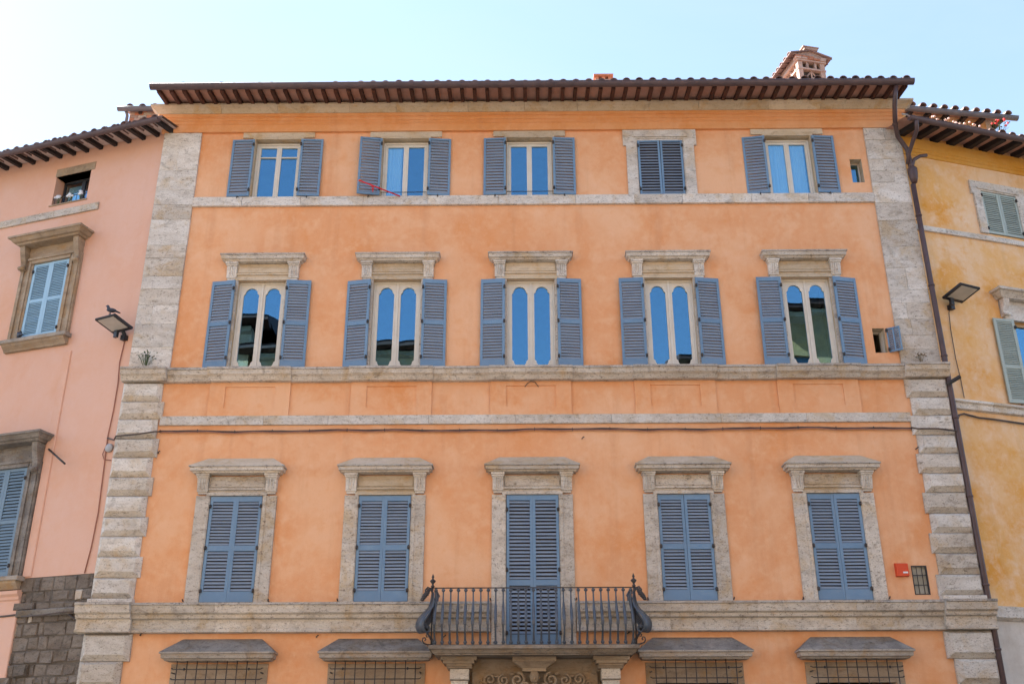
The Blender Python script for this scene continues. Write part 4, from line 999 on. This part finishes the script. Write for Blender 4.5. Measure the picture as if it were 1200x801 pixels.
tag(o, 'short dark flat iron bracket sticking out across the brown drainpipe', 'bracket')

# floodlights
def floodlight(fr, cx, cy, yo, yaw, pitch, label, L=.62, W_=.34):
    c = fr.V(cx, cy, yo); t_ = thing('floodlight', label, 'floodlight', fr.W((c.x, c.y, c.z)), fr.a+yaw, 'floodlights fixed on the side buildings')
    def add(mb, nm, mt): o = mb.build(nm, mt, t_); o.rotation_euler = (pitch, 0, 0); return o
    h = MB(); h.bbox(-L/2, L/2, -W_*.9, W_*.9, 0, .055, .02); h.add([(-L*.42, -W_*.75, .055), (L*.42, -W_*.75, .055), (L*.42, W_*.8, .055), (-L*.42, W_*.8, .055), (-L*.36, -W_*.6, .10), (L*.36, -W_*.6, .10), (L*.36, W_*.7, .10), (-L*.36, W_*.7, .10)], [(4, 5, 6, 7), (0, 1, 5, 4), (1, 2, 6, 5), (2, 3, 7, 6), (3, 0, 4, 7)])
    add(h, 'housing', 'black_plastic')
    g_ = MB(); g_.box(-L*.40, L*.40, -W_*.75, W_*.60, -.008, .0); add(g_, 'lens', 'lamp_glass')
    for k in range(5): q = MB(); xx = -L*.3+L*.15*k; q.box(xx-.008, xx+.008, -W_*.55, W_*.65, .10, .125); add(q, 'fin', 'black_plastic')
    a = MB(); a.tube([(0, W_*.75, .0), (.0, W_*1.05, -.12), (0, W_*1.1, -.2)], .045, 8); a.box(-.06, .06, W_*.9, W_*1.35, -.26, -.14); a.build('arm', 'black_plastic', t_)
    q = MB(); q.box(-.17, -.07, W_*.55, W_*.75, -.22, -.02); q.build('driver_box', 'black_plastic', t_)
    return t_
lampL = floodlight(FL, 133, 380, -.42, R(-8), R(-12), 'black floodlight on the pink wall with a pigeon perched on top')
lampR = floodlight(FR, 1127, 344, -.42, R(8), R(-12), 'black floodlight on the yellow wall near the drainpipe')
# pigeons
def pigeon(loc, rz, label, s=1.0):
    t_ = MB(); 
    t_.ball((0, 0, .10), .16*s, .075*s, .075*s, 10, 6); t_.ball((.13*s, 0, .19), .05*s, .042*s, .045*s, 8, 5)
    t_.tube([(.08*s, 0, .12), (.11*s, 0, .16), (.13*s, 0, .19)], [.06*s, .048*s, .04*s], 8); t_.tube([(-.10*s, 0, .10), (-.20*s, 0, .075), (-.28*s, 0, .06)], [.06*s, .045*s, .03*s], 6, sq=.5)
    t_.tube([(.17*s, 0, .19), (.20*s, 0, .183)], [.014, .004], 5)
    for y_ in (-.03, .03): t_.tube([(.02, y_, .06), (.02, y_, 0)], .008, 5); t_.box(0, .05, y_-.012, y_+.012, -.002, .006)
    o = t_.build('pigeon', 'feather'); o.location = loc; o.rotation_euler = (0, 0, rz); return tag(o, label, 'pigeon', 'pigeons on the pink building')
pl = FL.W(FL.V(130, 368, -.45)); pigeon(pl, R(200), 'dark pigeon perched on top of the black floodlight', .72)
v = Vector((ax0+.10, -.16, az0-.003)); pigeon(FL.W(v), R(140), 'dark pigeon sitting on the window sill beside light blue shutters', .75)
# red alarm box
v0 = FM.P(1049, 660); v1 = FM.P(1063, 675)
b_ = MB(); ax, az_ = (v0[0]+v1[0])/2, (v0[1]+v1[1])/2; w2, h2 = .135, .145
b_.add([(-w2, 0, -h2), (w2, 0, -h2), (w2, 0, h2), (-w2, 0, h2), (-w2+.01, -.10, -h2+.01), (w2-.01, -.10, -h2+.01), (w2-.01, -.085, h2-.02), (-w2+.01, -.085, h2-.02)], [(0, 1, 5, 4), (1, 2, 6, 5), (2, 3, 7, 6), (3, 0, 4, 7), (4, 5, 6, 7), (0, 3, 2, 1)])
AB = thing('alarm_box', 'small red alarm box on the orange wall beside a little grated window', 'alarm box', (ax, -.002, az_))
b_.build('casing', 'red_plastic', AB)
q = MB(); q.box(.0, .10, -.108, -.099, -.085, -.05); q.build('badge', 'white_print', AB)
# facade cable bundle
zc_ = lambda x: 8.83+.012*sin(x*1.3)+.008*sin(x*4.1)
pts = [(-8.12+16.9*i/80, -.03-.008*(i % 2), zc_(-8.12+16.9*i/80)) for i in range(81)]
CB = thing('cable_bundle', 'dark cable bundle clipped across the orange front below the pale stone band', 'cable')
b_ = MB(); b_.tube(pts, .020, 6); b_.build('cable', 'cable', CB)
b_ = MB(); b_.tube([(x, y-.012, z-.03+.01*sin(x*6)) for x, y, z in pts], .011, 5); b_.build('cable', 'cable_red', CB)
b_ = MB()
a = FL.W(FL.V(126, 513, -.03)); b_.tube([Vector((-8.10, -.035, 8.83)), Vector((-8.2, -.17, 8.78)), Vector((-8.6, -.17, 8.72)), Vector((-9.05, -.17, 8.68)), Vector((-9.14, -.02, 8.64)), a], .018, 6)
b_.build('cable', 'cable', CB); b_ = MB(); b_.tube([Vector((8.78, -.035, 8.83)), Vector((8.86, -.17, 8.76)), Vector((9.3, -.17, 8.76)), Vector((9.72, -.17, 8.70)), Vector((9.80, .0, 8.60))], .018, 6); b_.build('cable', 'cable', CB)
for i in range(0, 81, 4): q = MB(); x, y, z = pts[i]; q.box(x-.008, x+.008, -.055, 0, z-.03, z+.03); q.build('cable_clip', 'iron', CB)
# cable and junction box on the pink wall
LC = [FL.V(140, 425, -.02), FL.V(138, 450, -.02), FL.V(133, 480, -.02), FL.V(126, 512, -.02), FL.V(122, 545, -.02), FL.V(115, 600, -.02), FL.V(107, 640, -.02), FL.V(99, 671, -.02)]
b_ = MB(); b_.tube([FL.W(FL.V(147, 395, -.02)), FL.W(FL.V(143, 412, -.02))]+[FL.W(p_) for p_ in LC], .013, 6)
tag(b_.build('cable', 'cable_red'), 'thin reddish cable running down the pink wall from the floodlight', 'cable')
jb = FL.W(FL.V(129, 525, -.0)); b_ = MB(); nrm = FL.m @ Vector((0, -1, 0))
b_.tube([jb, jb+nrm*.05, jb+nrm*.065], [.10, .10, .08], 12); JB = thing('junction_box', 'round grey junction box on the pink wall beside the quoins', 'junction box')
b_.build('cover', 'cable_grey', JB)
b_ = MB(); b_.tube([FL.W(FL.V(126, 518, -.02)), FL.W(FL.V(120, 532, -.03)), FL.W(FL.V(122, 538, -.03)), FL.W(FL.V(130, 539, -.03))], .010, 6); b_.build('cable_loop', 'cable_red', JB)
# dark cables on the rubble and over to the palazzo corner
b_ = MB(); b_.tube([FL.W(FL.V(x_, y_, -.06)) for x_, y_ in ((0, 722), (10, 721), (25, 719), (45, 718), (65, 717), (80, 719), (90, 726), (96, 735))], .022, 6); tag(b_.build('cable', 'cable'), 'dark cable sagging across the dark rubble stones at the building base', 'cable'); b_ = MB(); b_.tube([FL.W(FL.V(x_, y_, -.16)) for x_, y_ in ((25, 722), (50, 720), (70, 717), (88, 716))], .016, 6)
tag(b_.build('cable', 'cable'), 'thinner dark cable lying along the stone ledge on the rubble', 'cable')
# iron rod near lower pink window
b_ = MB(); b_.tube([FL.W(FL.V(57, 526, -.05)), FL.W(FL.V(76, 543, -.35))], .022, 6); tag(b_.build('iron_rod', 'iron'), 'short dark iron rod sticking out of the pink wall below a hood', 'rod')
# cables on the yellow wall
b_ = MB(); b_.tube([FR.W(FR.V(x_, y_, -.03)) for x_, y_ in ((1116, 357), (1112, 366), (1114, 385), (1120, 420), (1126, 445), (1130, 466))], .010, 5)
tag(b_.build('cable', 'cable'), 'thin dark cable hanging down the yellow wall below its floodlight', 'cable')
b_ = MB(); b_.tube([FR.W(FR.V(x_, y_, -.05)) for x_, y_ in ((1122, 505), (1121, 494), (1124, 486), (1130, 484.5), (1135, 486), (1147, 489), (1165, 491), (1185, 494), (1205, 497), (1260, 505), (1500, 545))], .022, 6)
tag(b_.build('cable', 'cable'), 'dark cable line under the stone string course of the yellow wall', 'cable')
# red pole at the window
c = COL3[1]
b_ = MB(); A = FM.V(421.5, 211.5, -.42); B = FM.V(469, 230, -.12); b_.tube([A, B], .018, 8); o1 = thing('red_pole', 'thin red pole with a hanging hook slanting across a top floor window and its shutter', 'pole')
b_.build('pole', 'red_paint', o1); mid = A.lerp(B, .33)
q = MB(); q.tube([mid, mid+Vector((0, 0, -.14)), mid+Vector((.0, 0, -.17))], .016, 6); q.tube([mid+Vector((-.05, 0, -.02)), mid+Vector((.06, 0, -.02))], .014, 6); q.tube([mid+Vector((-.035, 0, -.09)), mid+Vector((.035, 0, -.09))], .014, 6); q.build('hook', 'red_paint', o1)
q = MB(); q.ball(A, .035, .03, .03, 6, 4); q.build('knob', 'red_plastic', o1)
# wire loop on the central pedestal
c = COL2[2]; b_ = MB(); b_.tube([FM.V(615, 453, -.05), FM.V(618, 449, -.07), FM.V(622, 446.5, -.08), FM.V(627, 447.5, -.07), FM.V(631, 453, -.05)], .009, 5); tag(b_.build('wire_loop', 'iron'), 'thin dark wire loop above the centre recessed panel of the orange front', 'wire')
# small iron hooks left in the wall
for ppx, ppy in ((186, 531), (1073, 526), (682, 514), (165, 744), (371, 746), (520, 746), (735, 742), (1044, 736)):
    v = FM.V(ppx, ppy, 0); q = MB(); q.tube([v, v+Vector((0, -.06, 0)), v+Vector((.03, -.075, .02)), v+Vector((.045, -.06, .035))], .012, 5); q.build('wall_hook', 'iron', PAL)
for c in COL1:
    for s_ in (-1, 1):
        q = MB(); q.tube([(c+s_*.90, -.0, 5.07), (c+s_*.90, -.08, 5.07), (c+s_*.91, -.085, 5.11)], .014, 5); q.build('shutter_catch', 'iron', PAL)
# weeds and flowers
def plant(loc, n_, h, sp, lm, label, cat='plant', flowers=None, group=None, nf=8):
    t_ = thing('plant', label, cat, loc, 0, group); mb = MB()
    for i in range(n_):
        a = random.uniform(0, 2*pi); r = sp*random.random(); hh = h*random.uniform(.4, 1); bx, by_ = r*cos(a), r*sin(a)*.4
        L = .05*random.uniform(.6, 1.3); q = Vector((random.uniform(-1, 1), random.uniform(-1, .3), random.uniform(-.2, 1))).normalized(); e = q.cross(Vector((0, 0, 1))).normalized()*L*.4
        p_ = Vector((bx*1.2, by_, hh)); mb.add([p_, p_+q*L*.5+e, p_+q*L, p_+q*L*.5-e], [(0, 1, 2, 3)])
        if i % 3 == 0: mb.tube([(bx*.4, by_*.5, 0), (bx*.8, by_, hh*.6), p_], .005, 4)
    mb.build('leaves', lm, t_)
    if flowers:
        for i in range(nf):
            f_ = MB(); a = random.uniform(0, 2*pi); r = sp*random.random(); p_ = (r*cos(a)*1.1, r*sin(a)*.4-.02, h*random.uniform(.6, 1.15)); f_.ball(p_, .034, .034, .028, 6, 4); f_.build('flower', flowers, t_)
    return t_
v = FM.V(171, 428, -.2); plant((v.x, -.2, 10.375), 60, .32, .22, 'leaf', 'green weed growing on the cornice ledge at the pilaster foot')
v = FM.V(1079, 422, -.2); plant((v.x, -.2, 10.375), 26, .16, .16, 'leaf_dry', 'dry brown weed on the cornice ledge near the drainpipe')
v = FR.V(1171, 152, 1.0); plant(FR.W((v.x, 1.0, v.z-.10)), 60, .36, .28, 'leaf', 'red geranium in bloom on the yellow building rooftop edge', 'plant', 'petal_red', 'rooftop flowers', 10)
for k, (ppx, ppy) in enumerate(((1098, 142), (1108, 143), (1117, 145), (1128, 148), (1140, 150))):
    v = FR.V(ppx, ppy, .6); plant(FR.W((v.x, .6, v.z-.15)), 14, .26, .22, 'leaf_dry', 'pale pink rooftop flowers behind the brown gutter of the yellow building', 'plant', 'petal_pink', 'pale rooftop flowers', 4)
for k in range(3):
    u = (.18, .50, .82)[k]; xx = sx0+(sx1-sx0)*u; plant(FL.W((xx, -.0, sz0+.02)), 10, .2, .08, 'leaf', 'white blue blossoms on the railing of the small eaves window', 'plant', 'petal_white', 'blossoms at the small window', 12)

# ================================================================ houses across the square (seen in the window glass)
def across(x0, x1, y, eave, depth, mat, label, nwin, nst, yaw=0):
    t_ = thing('facing_house', label, 'building', ((x0+x1)/2, y, 0), pi+yaw); hw = (x1-x0)/2
    holes_ = []
    for i in range(nwin):
        for k in range(nst):
            cx = -hw+2*hw*(i+.5)/nwin; z = 2.2+k*(eave-3.2)/nst; holes_.append((cx-.6, cx+.6, z, z+2.1))
    b_ = MB(); holed_wall(b_, -hw, hw, 0, eave, holes_, 0, .3)
    b_.add([(-hw, 0, 0), (-hw, depth, 0), (-hw, depth, eave), (-hw, 0, eave)], [(0, 1, 2, 3)]); b_.add([(hw, 0, 0), (hw, depth, 0), (hw, depth, eave), (hw, 0, eave)], [(0, 1, 2, 3)])
    b_.add([(-hw, depth, 0), (hw, depth, 0), (hw, depth, eave), (-hw, depth, eave)], [(0, 1, 2, 3)]); b_.build('wall', mat, t_)
    for a, b, c, d in holes_:
        q = MB(); q.box(a, b, .25, .28, c, d); q.build('window', 'paint_steel', t_)
    q = MB(); q.box(-hw-.9, hw+.9, -.9, 0, eave, eave+.25); q.add([(-hw-.9, -.95, eave+.25), (hw+.9, -.95, eave+.25), (hw+.5, depth/2, eave+2.6), (-hw-.5, depth/2, eave+2.6), (hw+.9, depth, eave+.25), (-hw-.9, depth, eave+.25)], [(0, 1, 2, 3), (3, 2, 4, 5), (0, 3, 5), (1, 4, 2)]); q.build('roof', 'rafter_brown', t_)
    q = MB(); q.mould([(0, eave-.05), (.35, eave-.06), (.3, eave-.3), (0, eave-.4)], -hw, hw, 0, False, False); q.build('cornice', 'stone_warm', t_)
    return t_
across(-34, -14.2, -28, 24.0, 12, 'stucco_cream', 'tall cream house across the square, mirrored in the casement of the far pink side', 7, 6)
across(-13.8, -5.2, -27.5, 22.3, 12, 'stucco_cream', 'cream house across the square mirrored as a dark roof slope', 3, 6, R(6))
across(-4.4, 8.2, -34, 15.0, 10, 'stucco_cream', 'lower cream house across the square between taller neighbours', 5, 4)
across(9.2, 13.4, -27.5, 21.6, 12, 'stucco_cream', 'narrow cream house across the square with a dark roof', 2, 6)
across(13.8, 34, -28, 24.2, 12, 'stucco_tan', 'tall ochre house across the square, mirrored in the casement near the drainpipe', 7, 6, R(-5))
